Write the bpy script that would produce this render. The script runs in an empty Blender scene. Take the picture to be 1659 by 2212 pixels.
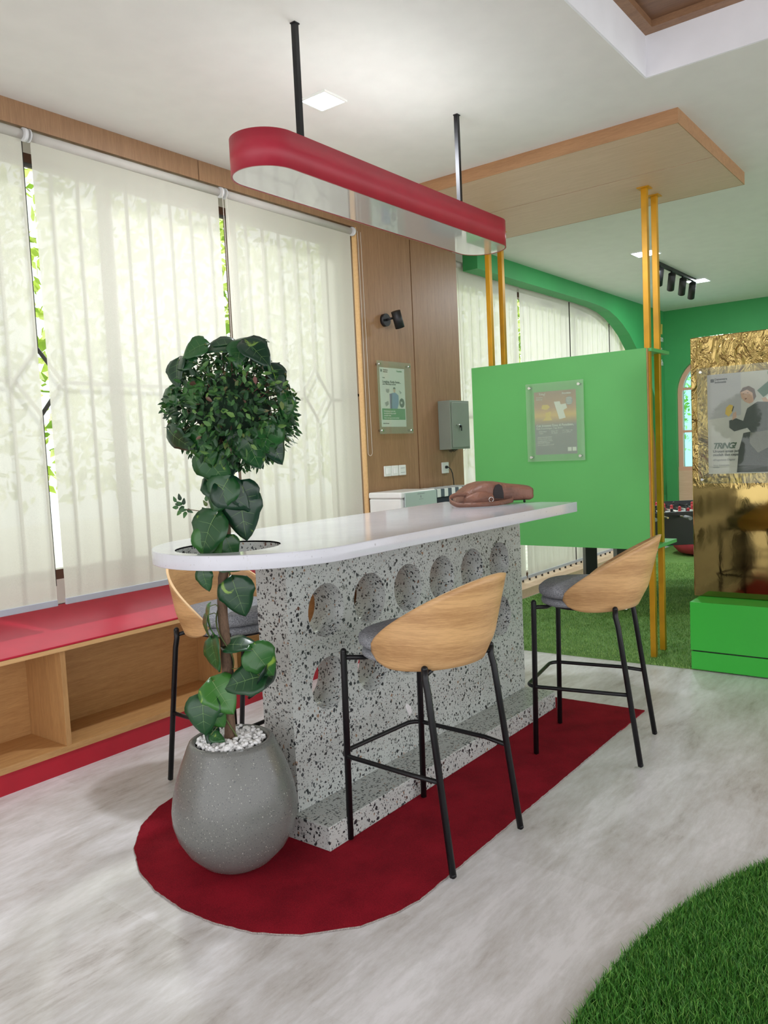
import bpy, bmesh, math, random
import numpy as np
from mathutils import Vector, Matrix

random.seed(7)
rng = np.random.default_rng(7)
S = 1.4                      # metres per plan unit (plan unit = eye height)
sc = bpy.context.scene
COL = sc.collection

# ------------------------------------------------------------------ camera
cam_d = bpy.data.cameras.new('camera')
cam = bpy.data.objects.new('camera', cam_d)
COL.objects.link(cam)
cam_d.sensor_fit = 'HORIZONTAL'
cam_d.sensor_width = 36
cam_d.lens = 37.3836
cam_d.clip_start = 0.05
cam_d.clip_end = 200
R3 = Matrix(((0.60881386, 0.08813802, -0.78840178),
             (-0.79194668, 0.009219, -0.61052065),
             (-0.0465418, 0.99606561, 0.07541327)))
cam.matrix_world = Matrix.Translation((0, 0, S)) @ R3.to_4x4()
sc.camera = cam

# ------------------------------------------------------------------ world, lights, exposure
sc.view_settings.view_transform = 'Standard'
sc.view_settings.look = 'None'
sc.view_settings.gamma = 1
sc.view_settings.use_curve_mapping = False
sc.view_settings.exposure = 0.22
w = bpy.data.worlds.new('daylight')
sc.world = w
w.use_nodes = True
WB = w.node_tree.nodes['Background']
WB.inputs[0].default_value = (0.97, 0.975, 1.0, 1)
WB.inputs[1].default_value = 2.0


def area(name, loc, size, power, color=(1, 1, 1), rot=(0, 0, 0), sy=None):
    l = bpy.data.lights.new(name, 'AREA')
    l.size = size
    if sy:
        l.shape = 'RECTANGLE'
        l.size_y = sy
    l.energy = power
    l.color = color
    o = bpy.data.objects.new(name, l)
    o.location = loc
    o.rotation_euler = rot
    COL.objects.link(o)
    return o


sun_d = bpy.data.lights.new('sun', 'SUN')
sun_d.energy = 2.6
sun_d.angle = math.radians(5.5)
sun_d.color = (1, 0.975, 0.94)
sun = bpy.data.objects.new('sun', sun_d)
COL.objects.link(sun)
# the sun stands high outside the window wall
sun.rotation_euler = Vector((-0.58, -0.80, -0.52)).to_track_quat('-Z', 'Y').to_euler()


# ------------------------------------------------------------------ helpers
def lin(c):
    r = []
    for v in c[:3]:
        v /= 255
        r.append(v / 12.92 if v <= 0.04045 else ((v + 0.055) / 1.055) ** 2.4)
    return (*r, 1)


class NT:
    def __init__(s, name):
        s.m = bpy.data.materials.new(name)
        s.m.use_nodes = True
        s.t = s.m.node_tree
        s.b = s.t.nodes['Principled BSDF']
        s.out = s.t.nodes['Material Output']

    def n(s, kind, **k):
        nd = s.t.nodes.new(kind)
        for a, v in k.items():
            if a.startswith('_'):
                nd.inputs[a[1:].replace('_', ' ')].default_value = v
            else:
                setattr(nd, a, v)
        return nd

    def l(s, a, b):
        s.t.links.new(a, b)

    def coord(s, scale=(1, 1, 1), rot=(0, 0, 0)):
        tc = s.n('ShaderNodeTexCoord')
        mp = s.n('ShaderNodeMapping')
        mp.inputs['Scale'].default_value = scale
        mp.inputs['Rotation'].default_value = rot
        s.l(tc.outputs['Object'], mp.inputs['Vector'])
        return mp.outputs['Vector']

    def ramp(s, fac, stops):
        r = s.n('ShaderNodeValToRGB')
        e = r.color_ramp.elements
        e[0].position, e[0].color = stops[0]
        e[1].position, e[1].color = stops[-1]
        for p, c in stops[1:-1]:
            x = e.new(p)
            x.color = c
        s.l(fac, r.inputs[0])
        return r.outputs[0]

    def bump(s, h, strength=0.2, dist=0.002):
        b = s.n('ShaderNodeBump')
        b.inputs['Strength'].default_value = strength
        b.inputs['Distance'].default_value = dist
        s.l(h, b.inputs['Height'])
        s.l(b.outputs[0], s.b.inputs['Normal'])


def mat(name, rgb, rough=0.5, metal=0.0, spec=0.5, var=0.0, vscale=8, bump=0.0, bscale=60, coat=0.0):
    t = NT(name)
    t.b.inputs['Base Color'].default_value = lin(rgb)
    t.b.inputs['Roughness'].default_value = rough
    t.b.inputs['Metallic'].default_value = metal
    t.b.inputs['Specular IOR Level'].default_value = spec
    t.b.inputs['Coat Weight'].default_value = coat
    v = t.coord()
    nz = t.n('ShaderNodeTexNoise', _Scale=vscale, _Detail=3.0)
    t.l(v, nz.inputs['Vector'])
    a, b = lin([min(255, c * (1 + var)) for c in rgb]), lin([c * (1 - var) for c in rgb])
    t.l(t.ramp(nz.outputs['Fac'], [(0.3, b), (0.7, a)]), t.b.inputs['Base Color'])
    if bump:
        n2 = t.n('ShaderNodeTexNoise', _Scale=bscale, _Detail=2.0)
        t.l(v, n2.inputs['Vector'])
        t.bump(n2.outputs['Fac'], bump)
    return t.m


def wood(name, light, dark, scale=(14, 14, 1.2), rough=0.5, contrast=1.0, rings=False):
    t = NT(name)
    t.b.inputs['Roughness'].default_value = rough
    v = t.coord(scale)
    n1 = t.n('ShaderNodeTexNoise', _Scale=3.0, _Detail=6.0, _Roughness=0.65, _Distortion=0.3)
    t.l(v, n1.inputs['Vector'])
    n2 = t.n('ShaderNodeTexNoise', _Scale=14.0, _Detail=4.0, _Roughness=0.7)
    t.l(v, n2.inputs['Vector'])
    mx = t.n('ShaderNodeMath', operation='MULTIPLY_ADD')
    t.l(n2.outputs['Fac'], mx.inputs[0])
    mx.inputs[1].default_value = 0.5
    ml = t.n('ShaderNodeMath', operation='MULTIPLY')
    if rings:
        wv = t.n('ShaderNodeTexWave', _Scale=rings, _Distortion=7.0, _Detail=3.0)
        wv.inputs['Detail Scale'].default_value = 1.1
        wv.bands_direction = 'Z'
        t.l(t.coord((0.35, 0.35, 1)), wv.inputs['Vector'])
        ad = t.n('ShaderNodeMath', operation='MULTIPLY_ADD')
        t.l(wv.outputs['Fac'], ad.inputs[0])
        ad.inputs[1].default_value = 0.35
        t.l(n1.outputs['Fac'], ad.inputs[2])
        t.l(ad.outputs[0], ml.inputs[0])
        ml.inputs[1].default_value = 0.42
    else:
        t.l(n1.outputs['Fac'], ml.inputs[0])
        ml.inputs[1].default_value = 0.5
    t.l(ml.outputs[0], mx.inputs[2])
    t.l(t.ramp(mx.outputs[0], [(0.5 - 0.16 / contrast, lin(dark)), (0.5 + 0.13 / contrast, lin(light))]), t.b.inputs['Base Color'])
    t.bump(n2.outputs['Fac'], 0.06, 0.001)
    return t.m


def terrazzo(name, base, chips, scale=34, rough=0.35, thr=0.42, light=True, keep=0.75):
    t = NT(name)
    t.b.inputs['Roughness'].default_value = rough
    cur = lin(base)
    nz = t.n('ShaderNodeTexNoise', _Scale=5.0, _Detail=4.0)
    t.l(t.coord(), nz.inputs['Vector'])
    prev = t.ramp(nz.outputs['Fac'], [(0.3, lin([c * 0.97 for c in base])), (0.7, lin([min(255, c * 1.02) for c in base]))])
    layers = [(scale, (0.3, 0.5, 0.2), (1, 1.9, 1), thr, keep), (scale * 1.35, (1.1, -0.4, 0.7), (1.8, 1, 1.1), thr, keep),
              (scale * 2.3, (0.5, 1.3, -0.6), (1, 1, 1.9), thr * 0.9, keep * 0.8)]
    for i, (s_, rot, asp, th, kp) in enumerate(layers):
        v = t.coord(asp, rot)
        dn = t.n('ShaderNodeTexNoise', _Scale=s_ * 1.3, _Detail=1.0)
        t.l(v, dn.inputs['Vector'])
        vm = t.n('ShaderNodeVectorMath', operation='MULTIPLY_ADD')
        t.l(dn.outputs['Color'], vm.inputs[0])
        vm.inputs[1].default_value = (0.6 / s_,) * 3
        t.l(v, vm.inputs[2])
        vo = t.n('ShaderNodeTexVoronoi', _Scale=s_, _Randomness=1.0)
        t.l(vm.outputs[0], vo.inputs['Vector'])
        se = t.n('ShaderNodeSeparateColor')
        t.l(vo.outputs['Color'], se.inputs[0])
        # chip size varies per cell
        sz = t.n('ShaderNodeMath', operation='MULTIPLY')
        t.l(se.outputs[0], sz.inputs[0])
        sz.inputs[1].default_value = th
        lt = t.n('ShaderNodeMath', operation='LESS_THAN')
        t.l(vo.outputs['Distance'], lt.inputs[0])
        t.l(sz.outputs[0], lt.inputs[1])
        kk = t.n('ShaderNodeMath', operation='LESS_THAN')
        t.l(se.outputs[1], kk.inputs[0])
        kk.inputs[1].default_value = kp
        an = t.n('ShaderNodeMath', operation='MULTIPLY')
        t.l(lt.outputs[0], an.inputs[0])
        t.l(kk.outputs[0], an.inputs[1])
        rp = t.n('ShaderNodeValToRGB')
        rp.color_ramp.interpolation = 'CONSTANT'
        e = rp.color_ramp.elements
        e[0].position, e[0].color = 0.0, lin(chips[0])
        e[1].position, e[1].color = chips[-1][3], lin(chips[-1])
        for c in chips[1:-1]:
            x = e.new(c[3])
            x.color = lin(c)
        t.l(se.outputs[2], rp.inputs[0])
        mx = t.n('ShaderNodeMix', data_type='RGBA')
        t.l(an.outputs[0], mx.inputs['Factor'])
        t.l(prev, mx.inputs[6])
        t.l(rp.outputs[0], mx.inputs[7])
        prev = mx.outputs[2]
    t.l(prev, t.b.inputs['Base Color'])
    return t.m


def emis(name, rgb, strength):
    t = NT(name)
    e = t.n('ShaderNodeEmission')
    e.inputs[0].default_value = lin(rgb)
    e.inputs[1].default_value = strength
    t.l(e.outputs[0], t.out.inputs[0])
    return t.m


def clear(name, tint=(235, 240, 235), gloss=0.12, rough=0.03, milk=0.0):
    t = NT(name)
    tr = t.n('ShaderNodeBsdfTransparent')
    tr.inputs[0].default_value = lin(tint)
    gl = t.n('ShaderNodeBsdfGlossy')
    gl.inputs['Roughness'].default_value = rough
    mx = t.n('ShaderNodeMixShader')
    lw = t.n('ShaderNodeLayerWeight')
    lw.inputs[0].default_value = 0.5
    pw_ = t.n('ShaderNodeMath', operation='POWER')
    t.l(lw.outputs['Facing'], pw_.inputs[0])
    pw_.inputs[1].default_value = 4.0
    ad = t.n('ShaderNodeMath', operation='MULTIPLY_ADD')
    t.l(pw_.outputs[0], ad.inputs[0])
    ad.inputs[1].default_value = 0.5
    ad.inputs[2].default_value = gloss
    ad.use_clamp = True
    t.l(ad.outputs[0], mx.inputs[0])
    t.l(tr.outputs[0], mx.inputs[1])
    t.l(gl.outputs[0], mx.inputs[2])
    last = mx
    if milk:
        df = t.n('ShaderNodeBsdfDiffuse')
        df.inputs[0].default_value = lin((225, 240, 225))
        m2 = t.n('ShaderNodeMixShader')
        m2.inputs[0].default_value = milk
        t.l(mx.outputs[0], m2.inputs[1])
        t.l(df.outputs[0], m2.inputs[2])
        last = m2
    t.l(last.outputs[0], t.out.inputs[0])
    return t.m


# ---- materials
M = {}
M['wall_wood'] = wood('wall_oak_laminate', (160, 124, 90), (134, 100, 70), (16, 16, 1.0), 0.45)
M['ceil_wood'] = wood('ceiling_oak_laminate', (212, 182, 154), (196, 164, 134), (16, 1.0, 16), 0.5)
M['shelf_wood'] = wood('shelf_oak', (205, 160, 105), (176, 130, 80), (1.2, 14, 14), 0.5)
M['shelf_wood_v'] = wood('shelf_oak_upright', (200, 155, 102), (172, 128, 80), (14, 14, 1.2), 0.5)
M['edge_wood'] = wood('oak_edge_band', (226, 184, 130), (208, 162, 108), (1.5, 20, 20), 0.5)
M['panel_edge'] = wood('brown_oak_edge', (176, 132, 92), (152, 110, 74), (10, 1.2, 14), 0.5)
M['tray_edge'] = wood('brown_border_boards', (156, 118, 86), (126, 92, 66), (6, 3, 14), 0.5)
M['tray_wood'] = wood('brown_ceiling_boards', (138, 102, 76), (104, 74, 54), (14, 1.0, 14), 0.45)
M['shell_wood'] = wood('curved_oak_veneer', (216, 172, 120), (166, 122, 78), (1.6, 1.6, 26), 0.42, 0.95, 3.0)
M['shell_edge'] = mat('plywood_edge', (238, 200, 150), 0.6, var=0.04)
M['white'] = mat('white_ceiling_paint', (226, 224, 219), 0.85, var=0.01)
M['tray_white'] = mat('white_tray_paint', (236, 236, 240), 0.8, var=0.01)
M['black'] = mat('black_metal', (24, 24, 27), 0.38, 0.3, var=0.1)
M['blackp'] = mat('black_plastic', (26, 26, 28), 0.5, var=0.1)
M['chrome'] = mat('chrome', (215, 215, 212), 0.18, 1.0, var=0.02)
M['gold_paint'] = mat('gold_painted_steel', (205, 150, 30), 0.32, 0.35, var=0.08, vscale=5)
M['red'] = mat('red_laminate', (192, 34, 60), 0.36, var=0.03)
M['red_plinth'] = mat('red_plinth', (178, 24, 44), 0.5, var=0.03)
M['pend_red'] = mat('red_lamp_band', (164, 34, 54), 0.42, var=0.03)
M['green'] = mat('green_wall_paint', (56, 148, 82), 0.6, var=0.03, vscale=2)
M['panel_green'] = mat('green_panel_laminate', (96, 182, 98), 0.45, var=0.02, vscale=2)
M['box_green'] = mat('bright_green_laminate', (58, 186, 62), 0.45, var=0.02, vscale=2)
M['slab'] = terrazzo('white_quartz', (212, 213, 221), [(205, 205, 208), (190, 190, 196, 0.7), (180, 180, 186, 0.9)], 60, 0.12, 0.25, keep=0.4)
M['terrazzo'] = terrazzo('grey_terrazzo', (188, 192, 189), [(34, 38, 42), (60, 68, 70, 0.55), (118, 122, 118, 0.78), (150, 118, 92, 0.92), (96, 64, 50, 0.97)], 54, 0.35, 0.46, keep=0.74)
M['pot'] = terrazzo('grey_cast_stone', (112, 113, 110), [(84, 88, 88), (96, 100, 100, 0.5), (168, 168, 160, 0.8)], 120, 0.25, 0.34, keep=0.7)
M['pebble'] = mat('white_pebbles', (238, 238, 238), 0.55, var=0.04)
M['trunk'] = wood('brown_bark', (122, 96, 76), (78, 60, 48), (30, 30, 6), 0.85)
M['switch'] = mat('white_switch_plastic', (226, 228, 222), 0.4, var=0.01)
M['grey_box'] = mat('grey_powder_coat', (136, 144, 132), 0.45, var=0.02)
M['lamp'] = emis('lit_diffuser', (226, 236, 255), 9.0)
M['soccer_black'] = mat('black_table_board', (30, 33, 36), 0.4, var=0.05)
M['bag'] = mat('brown_leather', (120, 82, 66), 0.5, var=0.12, vscale=14)
_t = NT.__new__(NT); _t.m = M['bag']; _t.t = _t.m.node_tree; _t.b = _t.t.nodes['Principled BSDF']
_n = _t.n('ShaderNodeTexNoise', _Scale=16.0, _Detail=4.0, _Distortion=1.0)
_t.l(_t.coord(), _n.inputs['Vector'])
_t.bump(_n.outputs['Fac'], 0.9, 0.012)
M['bagdark'] = mat('dark_bag_lining', (34, 28, 28), 0.7, var=0.1)
M['paper'] = mat('white_paper', (232, 230, 232), 0.5, var=0.01)
M['ink'] = mat('black_print', (40, 42, 48), 0.6)
M['inkgreen'] = mat('green_print', (52, 130, 80), 0.6)
M['acrylic'] = clear('acrylic_sheet', (246, 250, 244), 0.05, 0.04, 0.10)
M['glass'] = clear('window_glass', (240, 246, 243), 0.02, 0.01)
M['rail'] = mat('pale_aluminium', (190, 194, 206), 0.4, 0.2, var=0.02)
M['bracket'] = mat('white_bracket_plastic', (214, 214, 214), 0.45, var=0.02)
M['chain'] = mat('white_bead_chain', (214, 208, 196), 0.5, var=0.03)
M['frame_brown'] = mat('brown_window_frame', (96, 66, 52), 0.5, var=0.05)
M['bars'] = mat('iron_window_bars', (60, 58, 56), 0.6, var=0.05)
M['white_gloss'] = mat('white_enamel', (236, 236, 234), 0.25, var=0.01)
M['pale_blue'] = mat('pale_grey_front', (182, 196, 192), 0.35, var=0.01)


def m_red_carpet():
    t = NT('red_carpet')
    t.b.inputs['Roughness'].default_value = 0.95
    t.b.inputs['Specular IOR Level'].default_value = 0.15
    v = t.coord()
    a = t.n('ShaderNodeTexNoise', _Scale=420.0, _Detail=2.0)
    b = t.n('ShaderNodeTexNoise', _Scale=7.0, _Detail=4.0)
    t.l(v, a.inputs['Vector'])
    t.l(v, b.inputs['Vector'])
    m = t.n('ShaderNodeMath', operation='MULTIPLY_ADD')
    t.l(a.outputs['Fac'], m.inputs[0])
    m.inputs[1].default_value = 0.6
    m2 = t.n('ShaderNodeMath', operation='MULTIPLY')
    t.l(b.outputs['Fac'], m2.inputs[0])
    m2.inputs[1].default_value = 0.4
    t.l(m2.outputs[0], m.inputs[2])
    t.l(t.ramp(m.outputs[0], [(0.36, lin((112, 12, 28))), (0.64, lin((158, 24, 42)))]), t.b.inputs['Base Color'])
    t.bump(a.outputs['Fac'], 0.5, 0.003)
    return t.m


M['carpet'] = m_red_carpet()


def m_floor():
    t = NT('pale_stone_vinyl')
    t.b.inputs['Roughness'].default_value = 0.32
    t.b.inputs['Specular IOR Level'].default_value = 0.4
    rot = (0, 0, 0)
    br = t.n('ShaderNodeTexBrick')
    br.offset = 0.5
    br.inputs['Scale'].default_value = 1.0
    br.inputs['Mortar Size'].default_value = 0.0015
    br.inputs['Mortar Smooth'].default_value = 0.5
    br.inputs['Brick Width'].default_value = 0.92
    br.inputs['Row Height'].default_value = 0.46
    br.inputs['Color1'].default_value = (0, 0, 0, 1)
    br.inputs['Color2'].default_value = (1, 1, 1, 1)
    br.inputs['Mortar'].default_value = (0.5, 0.5, 0.5, 1)
    t.l(t.coord((1, 1, 1), rot), br.inputs['Vector'])
    n1 = t.n('ShaderNodeTexNoise', _Scale=1.0, _Detail=7.0, _Roughness=0.62, _Distortion=0.6)
    t.l(t.coord((1.7, 5.0, 1)), n1.inputs['Vector'])
    n2 = t.n('ShaderNodeTexNoise', _Scale=1.0, _Detail=6.0, _Roughness=0.75)
    t.l(t.coord((9, 34, 1)), n2.inputs['Vector'])
    se = t.n('ShaderNodeSeparateColor')
    t.l(br.outputs['Color'], se.inputs[0])
    s1 = t.n('ShaderNodeMath', operation='MULTIPLY_ADD')
    t.l(se.outputs[0], s1.inputs[0])
    s1.inputs[1].default_value = 0.12
    t.l(n1.outputs['Fac'], s1.inputs[2])
    s2 = t.n('ShaderNodeMath', operation='MULTIPLY_ADD')
    t.l(n2.outputs['Fac'], s2.inputs[0])
    s2.inputs[1].default_value = 0.55
    t.l(s1.outputs[0], s2.inputs[2])
    t.l(t.ramp(s2.outputs[0], [(0.58, lin((178, 171, 168))), (0.72, lin((206, 202, 201))), (0.86, lin((221, 219, 221))), (1.0, lin((236, 234, 238)))]),
        t.b.inputs['Base Color'])
    t.bump(n2.outputs['Fac'], 0.04, 0.001)
    return t.m


M['floor'] = m_floor()


def m_turf(name, a, b, sc_=160):
    t = NT(name)
    t.b.inputs['Roughness'].default_value = 0.8
    v = t.coord()
    n1 = t.n('ShaderNodeTexNoise', _Scale=float(sc_), _Detail=3.0)
    n2 = t.n('ShaderNodeTexNoise', _Scale=9.0, _Detail=3.0)
    t.l(v, n1.inputs['Vector'])
    t.l(v, n2.inputs['Vector'])
    m = t.n('ShaderNodeMath', operation='MULTIPLY_ADD')
    t.l(n1.outputs['Fac'], m.inputs[0])
    m.inputs[1].default_value = 0.7
    m2 = t.n('ShaderNodeMath', operation='MULTIPLY')
    t.l(n2.outputs['Fac'], m2.inputs[0])
    m2.inputs[1].default_value = 0.3
    t.l(m2.outputs[0], m.inputs[2])
    t.l(t.ramp(m.outputs[0], [(0.36, lin(a)), (0.62, lin(b))]), t.b.inputs['Base Color'])
    t.bump(n1.outputs['Fac'], 0.6, 0.006)
    return t.m


M['turf'] = m_turf('turf_base', (70, 112, 44), (120, 160, 80))
M['turf_dark'] = m_turf('turf_base_dark', (24, 60, 14), (48, 96, 30))


def m_blade(name, stops):
    t = NT(name)
    t.b.inputs['Roughness'].default_value = 0.5
    g = t.n('ShaderNodeNewGeometry')
    t.l(t.ramp(g.outputs['Random Per Island'], [(p, lin(c)) for p, c in stops]), t.b.inputs['Base Color'])
    return t.m


M['blade'] = m_blade('turf_blades', [(0.0, (46, 104, 30)), (0.4, (70, 138, 48)), (0.8, (96, 164, 62)), (1.0, (150, 196, 96))])
M['blade_far'] = m_blade('turf_blades_far', [(0.0, (92, 136, 62)), (0.5, (124, 166, 84)), (1.0, (176, 206, 124))])
M['smallleaf'] = m_blade('small_leaf', [(0.0, (22, 52, 28)), (0.45, (36, 78, 40)), (0.8, (58, 104, 46)), (0.95, (96, 132, 62)), (1.0, (110, 70, 66))])
def m_garden():
    t = NT('garden_leaf')
    g = t.n('ShaderNodeNewGeometry')
    col = t.ramp(g.outputs['Random Per Island'], [(0.0, lin((110, 146, 48))), (0.45, lin((176, 196, 84))), (0.85, lin((222, 228, 150))), (1.0, lin((246, 244, 230)))])
    d = t.n('ShaderNodeBsdfDiffuse')
    tr = t.n('ShaderNodeBsdfTranslucent')
    t.l(col, d.inputs[0])
    t.l(col, tr.inputs[0])
    a = t.n('ShaderNodeAddShader')
    m = t.n('ShaderNodeMixShader')
    m.inputs[0].default_value = 0.6
    t.l(d.outputs[0], m.inputs[1])
    t.l(tr.outputs[0], m.inputs[2])
    t.l(m.outputs[0], t.out.inputs[0])
    return t.m


M['garden_leaf'] = m_garden()


def m_leaf():
    t = NT('glossy_pothos_leaf')
    t.b.inputs['Roughness'].default_value = 0.28
    v = t.coord((1, 1, 1))
    n1 = t.n('ShaderNodeTexNoise', _Scale=16.0, _Detail=5.0, _Distortion=1.2)
    t.l(v, n1.inputs['Vector'])
    g = t.n('ShaderNodeNewGeometry')
    base = t.ramp(g.outputs['Random Per Island'], [(0.0, lin((16, 46, 34))), (0.5, lin((24, 66, 36))), (0.85, lin((34, 84, 38))), (1.0, lin((56, 112, 42)))])
    msk = t.ramp(n1.outputs['Fac'], [(0.66, (0, 0, 0, 1)), (0.72, (1, 1, 1, 1))])
    mx = t.n('ShaderNodeMix', data_type='RGBA')
    t.l(msk, mx.inputs['Factor'])
    t.l(base, mx.inputs[6])
    mx.inputs[7].default_value = lin((128, 160, 62))
    t.l(mx.outputs[2], t.b.inputs['Base Color'])
    t.b.inputs['Transmission Weight'].default_value = 0
    return t.m


M['leaf'] = m_leaf()


def m_blind():
    t = NT('screen_blind_fabric')
    tl = t.n('ShaderNodeBsdfTranslucent')
    df = t.n('ShaderNodeBsdfDiffuse')
    tp = t.n('ShaderNodeBsdfTransparent')
    v = t.coord((1, 1, 1))
    nz = t.n('ShaderNodeTexNoise', _Scale=900.0, _Detail=1.0)
    t.l(v, nz.inputs['Vector'])
    col = t.ramp(nz.outputs['Fac'], [(0.3, lin((210, 206, 196))), (0.7, lin((234, 230, 220)))])
    t.l(col, tl.inputs[0])
    t.l(col, df.inputs[0])
    a = t.n('ShaderNodeMixShader')
    a.inputs[0].default_value = 0.56
    t.l(tl.outputs[0], a.inputs[1])
    t.l(df.outputs[0], a.inputs[2])
    b = t.n('ShaderNodeMixShader')
    b.inputs[0].default_value = 0.085
    t.l(a.outputs[0], b.inputs[1])
    t.l(tp.outputs[0], b.inputs[2])
    t.l(b.outputs[0], t.out.inputs[0])
    return t.m


M['blind'] = m_blind()


def m_fabric():
    t = NT('grey_woven_cushion')
    t.b.inputs['Roughness'].default_value = 0.9
    n1 = t.n('ShaderNodeTexNoise', _Scale=1.0, _Detail=3.0)
    t.l(t.coord((60, 600, 300)), n1.inputs['Vector'])
    n2 = t.n('ShaderNodeTexNoise', _Scale=1.0, _Detail=3.0)
    t.l(t.coord((600, 60, 200)), n2.inputs['Vector'])
    m = t.n('ShaderNodeMath', operation='MULTIPLY_ADD')
    t.l(n1.outputs['Fac'], m.inputs[0])
    m.inputs[1].default_value = 0.5
    m2 = t.n('ShaderNodeMath', operation='MULTIPLY')
    t.l(n2.outputs['Fac'], m2.inputs[0])
    m2.inputs[1].default_value = 0.5
    t.l(m2.outputs[0], m.inputs[2])
    t.l(t.ramp(m.outputs[0], [(0.38, lin((96, 99, 106))), (0.6, lin((166, 168, 174)))]), t.b.inputs['Base Color'])
    t.bump(m.outputs[0], 0.4, 0.002)
    return t.m


M['fabric'] = m_fabric()


def m_gold():
    t = NT('crumpled_gold_foil')
    t.b.inputs['Metallic'].default_value = 1.0
    t.b.inputs['Roughness'].default_value = 0.1
    t.b.inputs['Base Color'].default_value = lin((164, 142, 88))
    v = t.coord((1, 5, 3))
    n1 = t.n('ShaderNodeTexNoise', _Scale=2.2, _Detail=4.0, _Distortion=1.5)
    t.l(v, n1.inputs['Vector'])
    # the foil is crumpled in its upper half only
    tc = t.n('ShaderNodeTexCoord')
    sp = t.n('ShaderNodeSeparateXYZ')
    t.l(tc.outputs['Object'], sp.inputs[0])
    mr = t.n('ShaderNodeMapRange')
    mr.inputs['From Min'].default_value = 0.66
    mr.inputs['From Max'].default_value = 0.82
    mr.inputs['To Min'].default_value = 0.006
    mr.inputs['To Max'].default_value = 0.9
    t.l(sp.outputs['Z'], mr.inputs['Value'])
    b = t.n('ShaderNodeBump')
    b.inputs['Distance'].default_value = 0.03
    t.l(mr.outputs[0], b.inputs['Strength'])
    t.l(n1.outputs['Fac'], b.inputs['Height'])
    t.l(b.outputs[0], t.b.inputs['Normal'])
    n3 = t.n('ShaderNodeTexNoise', _Scale=5.0, _Detail=6.0)
    t.l(t.coord(), n3.inputs['Vector'])
    t.l(t.ramp(n3.outputs['Fac'], [(0.3, (0.03,) * 3 + (1,)), (0.75, (0.10,) * 3 + (1,))]), t.b.inputs['Roughness'])
    return t.m


M['gold_foil'] = m_gold()


def m_stripes():
    t = NT('striped_fabric')
    t.b.inputs['Roughness'].default_value = 0.9
    tc = t.n('ShaderNodeTexCoord')
    sp = t.n('ShaderNodeSeparateXYZ')
    t.l(tc.outputs['Object'], sp.inputs[0])
    m = t.n('ShaderNodeMath', operation='MULTIPLY')
    t.l(sp.outputs['X'], m.inputs[0])
    m.inputs[1].default_value = 10.5
    f = t.n('ShaderNodeMath', operation='FRACT')
    t.l(m.outputs[0], f.inputs[0])
    g = t.n('ShaderNodeMath', operation='GREATER_THAN')
    t.l(f.outputs[0], g.inputs[0])
    g.inputs[1].default_value = 0.5
    mx = t.n('ShaderNodeMix', data_type='RGBA')
    t.l(g.outputs[0], mx.inputs['Factor'])
    mx.inputs[6].default_value = lin((228, 232, 228))
    mx.inputs[7].default_value = lin((84, 96, 104))
    t.l(mx.outputs[2], t.b.inputs['Base Color'])
    return t.m


M['stripes'] = m_stripes()


def poster_grad(name, zs, axis='Z'):
    """printed background: colour bands up the sheet, ink with reflected light painted in"""
    t = NT(name)
    t.b.inputs['Roughness'].default_value = 0.4
    tc = t.n('ShaderNodeTexCoord')
    sp = t.n('ShaderNodeSeparateXYZ')
    t.l(tc.outputs['Object'], sp.inputs[0])
    mr = t.n('ShaderNodeMapRange')
    mr.inputs['From Min'].default_value = zs[0]
    mr.inputs['From Max'].default_value = zs[1]
    t.l(sp.outputs[axis], mr.inputs['Value'])
    t.l(t.ramp(mr.outputs[0], [(p, lin(c)) for p, c in zs[2]]), t.b.inputs['Base Color'])
    return t.m


# ------------------------------------------------------------------ mesh building
def tag(o, label=None, cat=None, group=None, kind=None):
    if label:
        o['label'] = label
    if cat:
        o['category'] = cat
    if group:
        o['group'] = group
    if kind:
        o['kind'] = kind
    return o


def empty(name, loc=(0, 0, 0), rz=0):
    o = bpy.data.objects.new(name, None)
    o.empty_display_size = 0.1
    o.location = loc
    o.rotation_euler = (0, 0, rz)
    COL.objects.link(o)
    return o


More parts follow.
